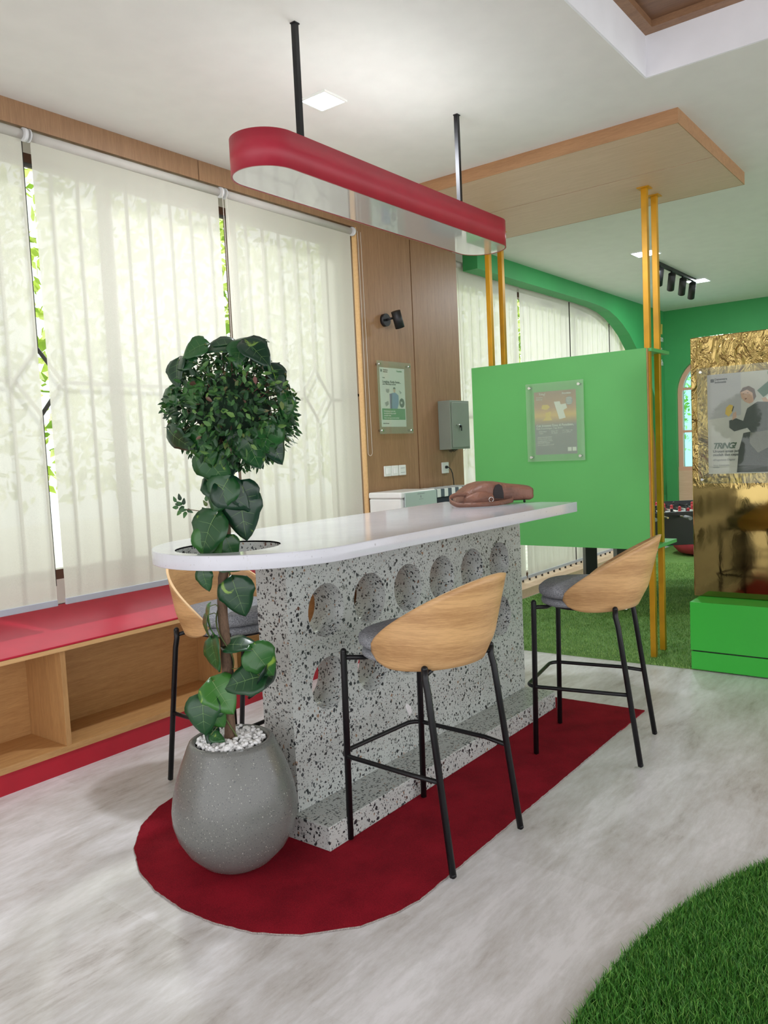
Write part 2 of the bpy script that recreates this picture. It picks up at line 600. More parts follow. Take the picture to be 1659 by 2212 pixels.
class MB:
    """collects shapes (metres) and links them as one mesh"""

    def __init__(s):
        s.v, s.f, s.mi, s.sm = [], [], [], []

    def add(s, vs, fs, mi=0, smooth=False):
        b = len(s.v)
        s.v += [tuple(x) for x in vs]
        for f in fs:
            s.f.append([i + b for i in f])
            s.mi.append(mi)
            s.sm.append(smooth)
        return s

    def box(s, x0, x1, y0, y1, z0, z1, mi=0):
        v = [(x, y, z) for x in (x0, x1) for y in (y0, y1) for z in (z0, z1)]
        return s.add(v, [(0, 1, 3, 2), (4, 6, 7, 5), (0, 4, 5, 1), (2, 3, 7, 6), (0, 2, 6, 4), (1, 5, 7, 3)], mi)

    def ubox(s, x0, x1, y0, y1, z0, z1, mi=0):
        return s.box(x0 * S, x1 * S, y0 * S, y1 * S, z0 * S, z1 * S, mi)

    def prism(s, poly, h0, h1, axis='z', mi=0):
        """poly 2D (metres) extruded along axis"""
        def p3(a, b, h):
            return {'z': (a, b, h), 'y': (a, h, b), 'x': (h, a, b)}[axis]
        n = len(poly)
        v = [p3(a, b, h0) for a, b in poly] + [p3(a, b, h1) for a, b in poly]
        f = [tuple(range(n))[::-1], tuple(range(n, 2 * n))] + [(i, (i + 1) % n, n + (i + 1) % n, n + i) for i in range(n)]
        return s.add(v, f, mi)

    def lathe(s, prof, c=(0, 0, 0), n=40, mi=0, smooth=True, cap=True, wob=None):
        v, f = [], []
        for r, z in prof:
            for k in range(n):
                a = 2 * math.pi * k / n
                v.append((c[0] + r * math.cos(a), c[1] + r * math.sin(a), c[2] + z))
        for i in range(len(prof) - 1):
            for k in range(n):
                k2 = (k + 1) % n
                f.append((i * n + k, i * n + k2, (i + 1) * n + k2, (i + 1) * n + k))
        s.add(v, f, mi, smooth)
        if cap:
            s.add(v[:n], [tuple(range(n))[::-1]], mi)
            s.add(v[-n:], [tuple(range(n))], mi)
        return s

    def tube(s, pts, r, n=12, mi=0, smooth=True, taper=None, square=False):
        pts = [Vector(p) for p in pts]
        m = len(pts)
        v, f = [], []
        t = (pts[1] - pts[0]).normalized()
        u = t.orthogonal().normalized() if abs(t.z) < 0.99 else Vector((1, 0, 0))
        u = (u - t * u.dot(t)).normalized()
        if square:
            n = 4
        for i, p in enumerate(pts):
            if i == 0:
                t = (pts[1] - pts[0])
            elif i == m - 1:
                t = (pts[-1] - pts[-2])
            else:
                t = (pts[i + 1] - pts[i]).normalized() + (pts[i] - pts[i - 1]).normalized()
            t.normalize()
            u = (u - t * u.dot(t)).normalized()
            w_ = t.cross(u)
            rr = r if taper is None else (r + (taper - r) * i / (m - 1))
            for k in range(n):
                a = 2 * math.pi * (k + (0.5 if square else 0)) / n
                v.append(p + (u * math.cos(a) + w_ * math.sin(a)) * rr * (1.4142 if square else 1))
        for i in range(m - 1):
            for k in range(n):
                k2 = (k + 1) % n
                f.append((i * n + k, i * n + k2, (i + 1) * n + k2, (i + 1) * n + k))
        s.add(v, f, mi, smooth and not square)
        s.add(v[:n], [tuple(range(n))[::-1]], mi)
        s.add(v[-n:], [tuple(range(n))], mi)
        return s

    def sphere(s, c, r, n=10, mi=0, sc_=(1, 1, 1)):
        v, f = [], []
        rows = max(4, n // 2 + 1)
        for i in range(rows + 1):
            th = math.pi * i / rows
            for k in range(n):
                a = 2 * math.pi * k / n
                v.append((c[0] + r * sc_[0] * math.sin(th) * math.cos(a), c[1] + r * sc_[1] * math.sin(th) * math.sin(a), c[2] - r * sc_[2] * math.cos(th)))
        for i in range(rows):
            for k in range(n):
                k2 = (k + 1) % n
                f.append((i * n + k, i * n + k2, (i + 1) * n + k2, (i + 1) * n + k))
        return s.add(v, f, mi, True)

    def build(s, name, mats, parent=None, bevel=0, seg=2, sub=0):
        me = bpy.data.meshes.new(name)
        vs = s.v
        if parent is not None:
            off = Vector((0, 0, 0))
            p = parent
            while p is not None:
                off += Vector(p.location)
                p = p.parent
            vs = [(a - off.x, b - off.y, c - off.z) for a, b, c in vs]
        me.from_pydata(vs, [], s.f)
        me.polygons.foreach_set('material_index', s.mi)
        me.polygons.foreach_set('use_smooth', s.sm)
        for m in (mats if isinstance(mats, (list, tuple)) else [mats]):
            me.materials.append(m)
        bm = bmesh.new()
        bm.from_mesh(me)
        bmesh.ops.remove_doubles(bm, verts=bm.verts, dist=1e-5)
        bmesh.ops.recalc_face_normals(bm, faces=bm.faces)
        bm.to_mesh(me)
        bm.free()
        me.update()
        o = bpy.data.objects.new(name, me)
        COL.objects.link(o)
        if parent is not None:
            o.parent = parent
        if bevel:
            b = o.modifiers.new('bevel', 'BEVEL')
            b.width = bevel
            b.segments = seg
            b.limit_method = 'ANGLE'
            b.angle_limit = math.radians(40)
        if sub:
            b = o.modifiers.new('subd', 'SUBSURF')
            b.levels = b.render_levels = sub
        return o


def raw(name, v, f, m, parent=None):
    me = bpy.data.meshes.new(name)
    me.from_pydata(v, [], f)
    me.materials.append(m)
    me.update()
    o = bpy.data.objects.new(name, me)
    COL.objects.link(o)
    if parent is not None:
        o.parent = parent
    return o


def copy_tree(o, parent=None):
    c = o.copy()
    COL.objects.link(c)
    c.parent = parent
    for ch in [x for x in bpy.data.objects if x.parent == o]:
        copy_tree(ch, c)
    return c


def text(body, name, loc, size, m, parent, normal='-y', italic=0, align='LEFT', depth=0.0006, bold=0.0, spacing=1.0, roll=0.0):
    cu = bpy.data.curves.new(name, 'FONT')
    cu.body = body
    cu.size = size
    cu.extrude = depth
    cu.offset = bold
    cu.shear = italic
    cu.space_character = spacing
    cu.align_x = align
    cu.materials.append(m)
    # text faces the room: '-y' seen from -y, '-x' seen from -x
    if normal == '-y':
        rot = Matrix(((1, 0, 0), (0, 0, -1), (0, 1, 0)))
    else:
        rot = Matrix(((0, 0, -1), (-1, 0, 0), (0, 1, 0)))
    cu.resolution_u = 3
    tmp = bpy.data.objects.new(name, cu)
    COL.objects.link(tmp)
    bpy.context.view_layer.update()
    me = bpy.data.meshes.new_from_object(tmp.evaluated_get(bpy.context.evaluated_depsgraph_get()))
    bpy.data.objects.remove(tmp)
    bpy.data.curves.remove(cu)
    o = bpy.data.objects.new(name, me)
    COL.objects.link(o)
    off = Vector((0, 0, 0))
    if parent is not None:
        o.parent = parent
        p = parent
        while p is not None:
            off += Vector(p.location)
            p = p.parent
    o.matrix_local = Matrix.Translation(Vector(loc) - off) @ (rot @ Matrix.Rotation(roll, 3, 'Z')).to_4x4()
    return o


def struct(mb, name, m, **k):
    o = mb.build(name, m, **k)
    o['kind'] = 'structure'
    return o


# ================================================================== SETTING
struct(MB().ubox(-2.2, 8.2, -3.0, 2.68, -0.08, 0), 'floor', M['floor'])

# ceiling with the rectangular tray opening
cz = 2.15
c = MB()
c.ubox(2.646, 8.2, -3.0, 2.75, cz, cz + 0.25)
c.ubox(-2.2, 2.646, 0.91, 2.75, cz, cz + 0.25)
c.ubox(-2.2, -0.6, -3.0, 0.91, cz, cz + 0.25)
c.ubox(-0.6, 2.646, -3.0, -1.1, cz, cz + 0.25)
struct(c, 'ceiling', M['white'])
c = MB()
c.ubox(-0.6, 2.64, 0.904, 0.91, cz + 0.0005, 2.279)
c.ubox(2.64, 2.646, -1.1, 0.91, cz + 0.0005, 2.279)
c.ubox(-0.6, 2.64, -1.1, -1.094, cz + 0.0005, 2.279)
c.ubox(-0.6, -0.594, -1.1, 0.904, cz + 0.0005, 2.279)
struct(c, 'trim_1', M['tray_white'])
c = MB()
c.ubox(-0.594, 2.64, 0.87, 0.904, 2.279, 2.32)
c.ubox(2.60, 2.64, -1.094, 0.87, 2.279, 2.32)
c.ubox(-0.594, 2.60, -1.094, -1.06, 2.279, 2.32)
c.ubox(-0.594, -0.56, -1.06, 0.87, 2.279, 2.32)
struct(c, 'trim_2', M['tray_edge'])
c = MB()
c.ubox(-0.56, 2.60, -1.06, 0.87, 2.30, 2.345)
struct(c, 'trim_3', M['tray_wood'])

# timber bulkhead along the window side with one joint
c = MB()
c.ubox(-2.2, 2.098, 2.45, 2.54, 2.075, cz)
c.ubox(2.101, 3.0449, 2.45, 2.54, 2.075, cz)
struct(c, 'trim_4', M['wall_wood'])
# timber portal: wall panels and dropped ceiling panel
c = MB()
c.ubox(3.045, 3.484, 2.45, 2.468, 0, 2.098)
c.ubox(3.492, 3.935, 2.45, 2.468, 0, 2.098)
c.ubox(3.10, 3.93, 2.468, 2.70, 0, cz)
struct(c, 'wall_wood', M['wall_wood'])
struct(MB().ubox(3.037, 3.0448, 2.447, 2.471, 0.43, 2.075), 'trim_5', M['edge_wood'])
c = MB()
c.ubox(2.946, 3.3915, 0.903, 2.49, 2.098, cz)
c.ubox(3.3985, 3.861, 0.903, 2.49, 2.098, cz)
struct(c, 'trim_6', M['ceil_wood'])
c = MB()
c.ubox(2.943, 3.864, 0.900, 0.9028, 2.0975, cz)
c.ubox(2.943, 2.9458, 0.9028, 2.49, 2.0975, cz)
c.ubox(3.8612, 3.864, 0.9028, 2.49, 2.0975, cz)
struct(c, 'trim_10', M['panel_edge'])
struct(MB().ubox(3.3917, 3.3983, 0.9031, 2.49, 2.102, cz), 'trim_11', M['frame_brown'])

# wall above/below the windows (behind the blinds)
c = MB()
c.ubox(-2.2, 3.095, 2.66, 2.74, 2.08, cz)
c.ubox(-2.2, 3.095, 2.66, 2.74, 0.512, 0.60)  # added strip, raises the sill to keep sun streaks off the seat
c.ubox(-2.2, 3.095, 2.70, 2.74, 0, 0.512)
c.ubox(-2.2, 0.56, 2.56, 2.74, 0.60, 2.08)  # unseen wall added in place of more window, keeps direct sun out
c.ubox(3.93, 7.44, 2.66, 2.74, 2.06, cz)
struct(c, 'wall_left', M['white'])
# low timber ledge under the far window
c = MB()
c.ubox(3.937, 7.44, 2.455, 2.70, 0, 0.06)
struct(c, 'trim_7', M['ceil_wood'], bevel=0.002)
# timber beyond the far window, inside the arch
struct(MB().ubox(6.82, 7.44, 2.50, 2.56, 0.06, 2.06), 'trim_8', M['wall_wood'])


# green wall with the wide arch
def arch_pts():
    pts = [(7.45, 0.0), (7.45, 0.479), (7.40, 0.68), (7.352, 0.862), (7.31, 1.056), (7.22, 1.26), (7.07, 1.465), (6.90, 1.63), (6.714, 1.77), (6.561, 1.872),
           (6.412, 1.94), (6.28, 1.985), (6.13, 2.018), (5.952, 2.034), (5.7, 2.041), (4.14, 2.043)]
    return pts


poly = [(7.62, 0.0), (7.62, cz), (4.14, cz)] + arch_pts()[::-1]
poly = [(a * S, b * S) for a, b in poly]
struct(MB().prism(poly, 2.43 * S, 2.53 * S, 'y'), 'wall_green', M['green'])

# back wall with arched window opening
yc, hw, ztop, zspring = 1.995, 0.338, 1.74, 1.40
arc = [(yc + hw * math.cos(a), zspring + (ztop - zspring) * math.sin(a)) for a in [math.pi * k / 24 for k in range(25)]]
poly = [(2.43, 0), (2.43, cz), (-3.0, cz), (-3.0, 0), (yc - hw, 0)] + arc[::-1] + [(yc + hw, 0)]
poly = [(a * S, b * S) for a, b in poly]
struct(MB().prism(poly, 7.42 * S, 7.56 * S, 'x'), 'wall_back', M['green'])
# arched window in it
fr = MB()
for k in range(24):
    a0, a1 = arc[k], arc[k + 1]
    def inn(p, d=0.04):
        v = Vector((p[0] - yc, p[1] - zspring))
        l = v.length
        return (yc + v.x * (1 - d / l), zspring + v.y * (1 - d / l))
    q = [a0, a1, inn(a1), inn(a0)]
    fr.prism([(x * S, z * S) for x, z in q], 7.47 * S, 7.53 * S, 'x')
fr.ubox(7.47, 7.53, yc - hw, yc - hw + 0.04, 0.70, zspring)
fr.ubox(7.47, 7.53, yc + hw - 0.04, yc + hw, 0.70, zspring)
fr.ubox(7.46, 7.54, yc - hw, yc + hw, 0.70, 0.735)
for z in (1.045, 1.43):
    fr.ubox(7.49, 7.51, yc - hw + 0.03, yc + hw - 0.03, z, z + 0.022)
fr.ubox(7.49, 7.51, yc - 0.012, yc + 0.012, 0.735, ztop - 0.03)
wf = struct(fr, 'window_3', mat('pink_tan_frame', (206, 158, 132), 0.5))
pane = MB().prism([(a * S, b * S) for a, b in [(yc - hw + 0.04, 0.735)] + [((yc + (y - yc) * 0.9), zspring + (z - zspring) * 0.9) for y, z in arc[::-1]] + [(yc + hw - 0.04, 0.735)]], 7.498 * S, 7.502 * S, 'x')
pane.build('pane', clear('tinted_glass', (190, 236, 236), 0.02, 0.02), wf)
struct(MB().ubox(7.46, 7.54, yc - hw, yc + hw, 0, 0.70), 'trim_9', M['ceil_wood'])


# windows behind the blinds: frame, pane, iron bars
def window(name, x0, x1, z0, z1, nmull):
    f = MB()
    f.ubox(x0, x1, 2.66, 2.70, z0, z0 + 0.035)
    f.ubox(x0, x1, 2.66, 2.70, z1 - 0.035, z1)
    for k in range(nmull + 1):
        x = x0 + (x1 - x0 - 0.035) * k / nmull
        f.ubox(x, x + 0.035, 2.66, 2.70, z0 + 0.035, z1 - 0.035)
    o = struct(f, name, M['frame_brown'])
    MB().ubox(x0 + 0.01, x1 - 0.01, 2.678, 2.681, z0 + 0.01, z1 - 0.01).build('pane', M['glass'], o)
    return o


window('window_1', 0.56, 3.095, 0.60, 2.08, 4)
window('window_2', 3.935, 6.82, 0.06, 2.06, 3)


def grille(x0, x1, z0, z1, zr, first, dia, label, yb):
    g = MB()
    r = 0.0095
    x = first
    xs = []
    while x < x1:
        if x > x0 and abs(x - 2.294) > 0.02:
            xs.append(x)
        x += 0.0968
    for i, x in enumerate(xs):
        near = [d for d in dia if abs(d - x) < 0.045]
        if near:
            g.tube([(x * S, yb * S, z0 * S), (x * S, yb * S, (zr - 0.11) * S)], r, 6)
            g.tube([(x * S, yb * S, (zr + 0.11) * S), (x * S, yb * S, z1 * S)], r, 6)
        else:
            g.tube([(x * S, yb * S, z0 * S), (x * S, yb * S, z1 * S)], r, 6)
    segs = [x0] + [v for d in dia for v in (d - 0.085, d + 0.085)] + [x1]
    for k in range(0, len(segs), 2):
        g.tube([(segs[k] * S, yb * S, zr * S), (segs[k + 1] * S, yb * S, zr * S)], r, 6)
    for d in dia:
        P = [(d - 0.085, zr), (d, zr + 0.11), (d + 0.085, zr), (d, zr - 0.11)]
        for k in range(4):
            a, b = P[k], P[(k + 1) % 4]
            g.tube([(a[0] * S, yb * S, a[1] * S), (b[0] * S, yb * S, b[1] * S)], r, 6)
        g.tube([((d - 0.1) * S, yb * S, 1.985 * S), ((d + 0.1) * S, yb * S, 1.985 * S)], r, 6)
        g.tube([((d - 0.68) * S, yb * S, 1.985 * S), ((d - 0.48) * S, yb * S, 1.985 * S)], r, 6)
    o = g.build('window_grille', M['bars'])
    return tag(o, label, 'window bars', 'iron grilles behind the roller blinds')


grille(0.565, 3.09, 0.60, 2.08, 1.284, 1.423 - 17 * 0.0968, [1.423, 2.778], 'dark iron window bars with diamonds behind the large near blinds', 2.518)
grille(3.95, 6.8, 0.06, 2.06, 1.2, 4.0, [4.6, 5.9], 'dark iron window bars behind the blinds inside the green arch', 2.59)

# ------------------------------------------------------------------ garden outside
g = MB().ubox(-6, 26, 2.75, 14, -0.12, -0.05)
tag(g.build('yard_ground', mat('pale_yard_paving', (214, 210, 198), 0.9, var=0.1)), 'pale paved yard outside the windows', 'ground', kind='structure')
N = 20000
ctr = np.c_[rng.uniform(-2 * S, 24 * S, N), rng.uniform(7.0 * S, 8.2 * S, N), rng.uniform(0.1, 1, N) ** 0.8 * 4.0 * S]
a = rng.normal(size=(N, 3)); b = rng.normal(size=(N, 3))
a /= np.linalg.norm(a, axis=1)[:, None]
b -= a * (a * b).sum(1)[:, None]
b /= np.linalg.norm(b, axis=1)[:, None]
sz = rng.uniform(0.06, 0.15, N)[:, None]
V = np.stack([ctr - a * sz, ctr + b * sz * .5, ctr + a * sz, ctr - b * sz * .5], 1).reshape(-1, 3)
o = raw('garden_foliage', V.tolist(), (np.arange(N * 4).reshape(-1, 4)).tolist(), M['garden_leaf'])
tag(o, 'sunlit yellow-green foliage seen through gaps between the blinds', 'foliage', kind='stuff')

# ------------------------------------------------------------------ window bench
bench = empty('storage_bench', (1.2 * S, 2.5 * S, 0))
tag(bench, 'long red-topped wooden window bench with open shelf compartments', 'bench')
x0, x1 = -0.5, 3.036
MB().ubox(x0, x1, 2.412, 2.655, 0, 0.066).build('plinth', M['red_plinth'], bench)
c = MB()
c.ubox(x0, x1, 2.408, 2.655, 0.067, 0.088)
c.ubox(x0, x1, 2.635, 2.655, 0.088, 0.402)
c.build('carcass', M['shelf_wood'], bench)
for xd in (-0.09, 0.63, 1.36, 2.09, 2.82):
    MB().ubox(xd, xd + 0.018, 2.410, 2.635, 0.088, 0.402).build('divider', M['shelf_wood_v'], bench, bevel=0.001)
MB().ubox(x0, x1, 2.405, 2.655, 0.402, 0.416).build('top_board', M['edge_wood'], bench)
c = MB().prism([(2.406 * S, 0.4165 * S), (2.655 * S, 0.4165 * S), (2.655 * S, 0.511 * S), (2.406 * S, 0.423 * S)], x0 * S, x1 * S, 'x')
c.build('seat', M['red'], bench, bevel=0.002)


# ------------------------------------------------------------------ roller blinds
def blind(x0, x1, ztop, zbot, y, label, group, chain=None, curl=True, cx=None, czb=None):
    r = empty('roller_blind', ((x0 + x1) / 2 * S, y * S, ztop * S))
    tag(r, label, 'blind', group)
    c = MB().tube([(x0 * S, (y + 0.003) * S, (ztop - 0.017) * S), (x1 * S, (y + 0.003) * S, (ztop - 0.017) * S)], 0.022, 20)
    c.build('roller', M['blind_roll'], r)
    f = MB()
    n = 28
    nz = 14
    vs = []
    for i in range(n + 1):
        x = x0 + (x1 - x0) * i / n
        for j in range(nz + 1):
            t = j / nz
            z = ztop - 0.02 + (zbot + 0.008 - ztop + 0.02) * t
            dy = 0.0012 * math.sin(3.1 * x * 2 + t * 2) * t
            vs.append((x * S, (y + 0.004 + dy) * S, z * S))
    fs = [(i * (nz + 1) + j, (i + 1) * (nz + 1) + j, (i + 1) * (nz + 1) + j + 1, i * (nz + 1) + j + 1) for i in range(n) for j in range(nz)]
    f.add(vs, fs, 0, True)
    f.build('fabric', M['blind'], r)
    MB().ubox(x0, x1, y - 0.001, y + 0.009, zbot - 0.004, zbot + 0.017).build('hem_bar', M['rail'], r, bevel=0.002)
    for s_, xb in ((-1, x0), (1, x1)):
        b = MB()
        b.tube([((xb - 0.004 * (1 - s_) / 2 * 2 + 0.0) * S, (y - 0.006) * S, (ztop - 0.020) * S), ((xb + 0.011 * s_) * S, (y - 0.006) * S, (ztop - 0.020) * S)], 0.029, 20)
        b.build('end_bracket', M['bracket'], r)
    if cx is not None:
        ch = MB()
        pts = []
        za, zb_ = ztop - 0.02, czb
        w2 = 0.017
        n1 = 26
        for k in range(n1 + 1):
            pts.append((cx - w2 + 0.004 * math.sin(k / n1 * 3), za + (zb_ - za) * k / n1))
        for k in range(1, 8):
            aa = math.pi * k / 8
            pts.append((cx - w2 * math.cos(aa), zb_ - w2 * math.sin(aa)))
        for k in range(n1 + 1):
            pts.append((cx + w2 * (1 - 0.7 * k / n1), zb_ + (za - zb_) * k / n1))
        yy = (y - 0.026) * S
        ch.tube([(p[0] * S, yy, p[1] * S) for p in pts], 0.0012, 6)
        # beads
        tot = [Vector((p[0] * S, yy, p[1] * S)) for p in pts]
        acc = 0
        nxt = 0
        for a_, b_ in zip(tot, tot[1:]):
            L = (b_ - a_).length
            while nxt < acc + L:
                p = a_ + (b_ - a_) * ((nxt - acc) / L)
                ch.sphere(p, 0.0024, 6)
                nxt += 0.0085
            acc += L
        ch.build('bead_chain', M['chain'], r)
    return r


M['blind_roll'] = mat('shaded_roll_fabric', (196, 192, 184), 0.8, var=0.02)  # same cloth as the blinds, with shading put into a greyer colour
G1 = 'large roller blinds beside the bench'
blind(0.571, 1.397, 2.073, 0.545, 2.462, 'cream roller blind leftmost, above the bench end nearest the camera', G1)
blind(1.427, 2.204, 2.073, 0.545, 2.462, 'cream roller blind in the middle, behind the topiary ball', G1, cx=2.218, czb=1.25)
blind(2.240, 3.020, 2.073, 0.545, 2.462, 'cream roller blind beside the wood wall, with a looped bead chain', G1, cx=3.058, czb=1.0)
G2 = 'narrow roller blinds within the green arch'
blind(4.045, 4.872, 2.10, 0.088, 2.56, 'cream roller blind nearest the wood wall, beyond the grey key cabinet', G2, cx=4.08, czb=1.0)
blind(4.90, 5.68, 2.10, 0.088, 2.56, 'cream roller blind second from the wood wall within the green arch', G2)
blind(5.70, 6.45, 2.10, 0.088, 2.56, 'cream roller blind third from the wood wall within the green arch', G2)
blind(6.47, 6.80, 2.10, 0.088, 2.56, 'cream roller blind farthest in, cut off by the curve of the arch', G2)

# ================================================================== COUNTER
counter = empty('bar_counter', (2.05 * S, 1.5 * S, 0))
tag(counter, 'tall bar counter of speckled grey terrazzo with round holes and white stone top', 'counter')
MB().ubox(1.423, 2.712, 1.322, 1.680, 0.004, 0.067).build('footing', M['terrazzo'], counter, bevel=0.003)


def plate_holes(mb, x0, x1, z0, z1, y0, y1, cells):
    """slab in the xz plane between y0,y1 with round holes; cells = list of (xa,xb,za,zb,cx,cz,r)"""
    for xa, xb, za, zb, cx, cz_, r in cells:
        angs = [2 * math.pi * k / 40 for k in range(40)] + [math.atan2(z - cz_, x - cx) % (2 * math.pi) for x in (xa, xb) for z in (za, zb)]
        angs = sorted(set(round(a, 5) for a in angs))
        inner, outer = [], []
        for a in angs:
            ca, sa = math.cos(a), math.sin(a)
            inner.append((cx + r * ca, cz_ + r * sa))
            t = 1e9
            if ca > 1e-6: t = min(t, (xb - cx) / ca)
            if ca < -1e-6: t = min(t, (xa - cx) / ca)
            if sa > 1e-6: t = min(t, (zb - cz_) / sa)
            if sa < -1e-6: t = min(t, (za - cz_) / sa)
            outer.append((cx + t * ca, cz_ + t * sa))
        n = len(angs)
        for y in (y0, y1):
            v = [(p[0] * S, y * S, p[1] * S) for p in inner + outer]
            mb.add(v, [(k, (k + 1) % n, n + (k + 1) % n, n + k) for k in range(n)])
        v = [(p[0] * S, y0 * S, p[1] * S) for p in inner] + [(p[0] * S, y1 * S, p[1] * S) for p in inner]
        mb.add(v, [(k, (k + 1) % n, n + (k + 1) % n, n + k) for k in range(n)], 0, True)


def facequad(mb, x0, x1, z0, z1, y0, y1):
    for y in (y0, y1):
        mb.add([(x0 * S, y * S, z0 * S), (x1 * S, y * S, z0 * S), (x1 * S, y * S, z1 * S), (x0 * S, y * S, z1 * S)], [(0, 1, 2, 3)])


b = MB()
X0, X1, Z0, Z1, Y0, Y1 = 1.443, 2.708, 0.0675, 0.7495, 1.446, 1.557
hc = [1.592 + 0.19 * k for k in range(6)]
xb = [hc[0] - 0.095] + [h + 0.095 for h in hc]
zrows = [(0.28, 0.475, 0.377), (0.48, 0.675, 0.578)]
for za, zb_, zc_ in zrows:
    plate_holes(b, X0, X1, za, zb_, Y0, Y1, [(xb[k], xb[k + 1], za, zb_, hc[k], zc_, 0.073) for k in range(6)])
    facequad(b, X0, xb[0], za, zb_, Y0, Y1)
    facequad(b, xb[-1], X1, za, zb_, Y0, Y1)
for za, zb_ in ((Z0, 0.28), (0.475, 0.48), (0.675, Z1)):
    facequad(b, X0, X1, za, zb_, Y0, Y1)
for x in (X0, X1):
    b.add([(x * S, Y0 * S, Z0 * S), (x * S, Y1 * S, Z0 * S), (x * S, Y1 * S, Z1 * S), (x * S, Y0 * S, Z1 * S)], [(0, 1, 2, 3)])
for z in (Z0, Z1):
    b.add([(X0 * S, Y0 * S, z * S), (X1 * S, Y0 * S, z * S), (X1 * S, Y1 * S, z * S), (X0 * S, Y1 * S, z * S)], [(0, 1, 2, 3)])
b.build('body', M['terrazzo'], counter)

# stone top: rounded end, round planter hole
oc = (1.432, 1.5)
orad = 0.284
outl = [(2.72, oc[1] + orad), ] + [(oc[0] + orad * math.cos(a), oc[1] + orad * math.sin(a)) for a in [math.pi / 2 + math.pi * k / 48 for k in range(49)]] + [(2.72, oc[1] - orad)]
hx, hy_, hr = 1.306, 1.5, 0.128


def ray_out(a):
    d = Vector((math.cos(a), math.sin(a)))
    best = 1e9
    n = len(outl)
    for i in range(n):
        p, q = Vector(outl[i]), Vector(outl[(i + 1) % n])
        e = q - p
        den = d.x * e.y - d.y * e.x
        if abs(den) < 1e-9:
            continue
        w_ = p - Vector((hx, hy_))
        t = (w_.x * e.y - w_.y * e.x) / den
        u_ = (w_.x * d.y - w_.y * d.x) / den
        if t > 0 and -1e-6 <= u_ <= 1 + 1e-6:
            best = min(best, t)
    return hx + d.x * best, hy_ + d.y * best


angs = sorted(set([round(2 * math.pi * k / 96, 5) for k in range(96)] + [round(math.atan2(p[1] - hy_, p[0] - hx) % (2 * math.pi), 5) for p in outl]))
inn_ = [(hx + hr * math.cos(a), hy_ + hr * math.sin(a)) for a in angs]
out_ = [ray_out(a) for a in angs]
n = len(angs)
zt, zb2 = 0.785, 0.75
b = MB()
for z in (zt, zb2):
    b.add([(p[0] * S, p[1] * S, z * S) for p in inn_ + out_], [(k, (k + 1) % n, n + (k + 1) % n, n + k) for k in range(n)])
b.add([(p[0] * S, p[1] * S, zt * S) for p in out_] + [(p[0] * S, p[1] * S, zb2 * S) for p in out_], [(k, (k + 1) % n, n + (k + 1) % n, n + k) for k in range(n)], 0, True)
b.build('stone_top', M['slab'], counter, bevel=0.003)
b = MB()
b.add([(p[0] * S, p[1] * S, (zt - 0.004) * S) for p in inn_] + [(p[0] * S, p[1] * S, (zb2 - 0.004) * S) for p in inn_], [(k, (k + 1) % n, n + (k + 1) % n, n + k) for k in range(n)], 0, True)
r2 = [(hx + (hr + 0.004) * math.cos(a), hy_ + (hr + 0.004) * math.sin(a)) for a in angs]
b.add([(p[0] * S, p[1] * S, (zt - 0.004) * S) for p in inn_] + [(p[0] * S, p[1] * S, (zb2 - 0.004) * S) for p in inn_], [(k, (k + 1) % n, n + (k + 1) % n, n + k) for k in range(n)], 0, True)
b.build('hole_lining', M['terrazzo'], counter)

# ------------------------------------------------------------------ red carpet under it
left = [(1.37, 1.012), (1.30, 1.028), (1.223, 1.06), (1.129, 1.145), (1.078, 1.24), (1.056, 1.34), (1.052, 1.44), (1.066, 1.55), (1.098, 1.66),
        (1.16, 1.77), (1.25, 1.865), (1.353, 1.925), (1.47, 1.955)]
rp = [(2.845, 1.03)] + left + [(2.80, 1.96)]
mm = []
for i in range(len(rp)):      # resample for a slightly ragged cut edge
    p, q = Vector(rp[i]), Vector(rp[(i + 1) % len(rp)])
    k = max(1, int((q - p).length / 0.012))
    for j in range(k):
        pt = p.lerp(q, j / k)
        mm.append((pt.x * S + random.uniform(-.0016, .0016), pt.y * S + random.uniform(-.0016, .0016)))
b = MB().prism(mm, 0.0005, 0.0055, 'z')
carpet = b.build('carpet', M['carpet'])
tag(carpet, 'dark red carpet with one rounded end under the bar counter', 'carpet')
e = MB()
ee = [(p[0], p[1], 0.003) for p in mm]
i0 = int(len(mm) * 0.12)
e.tube(ee[20:int(len(ee) * 0.52)], 0.0028, 6)
e.build('cut_edge', mat('grey_backing_edge', (150, 140, 136), 0.9, var=0.2, vscale=300), carpet)


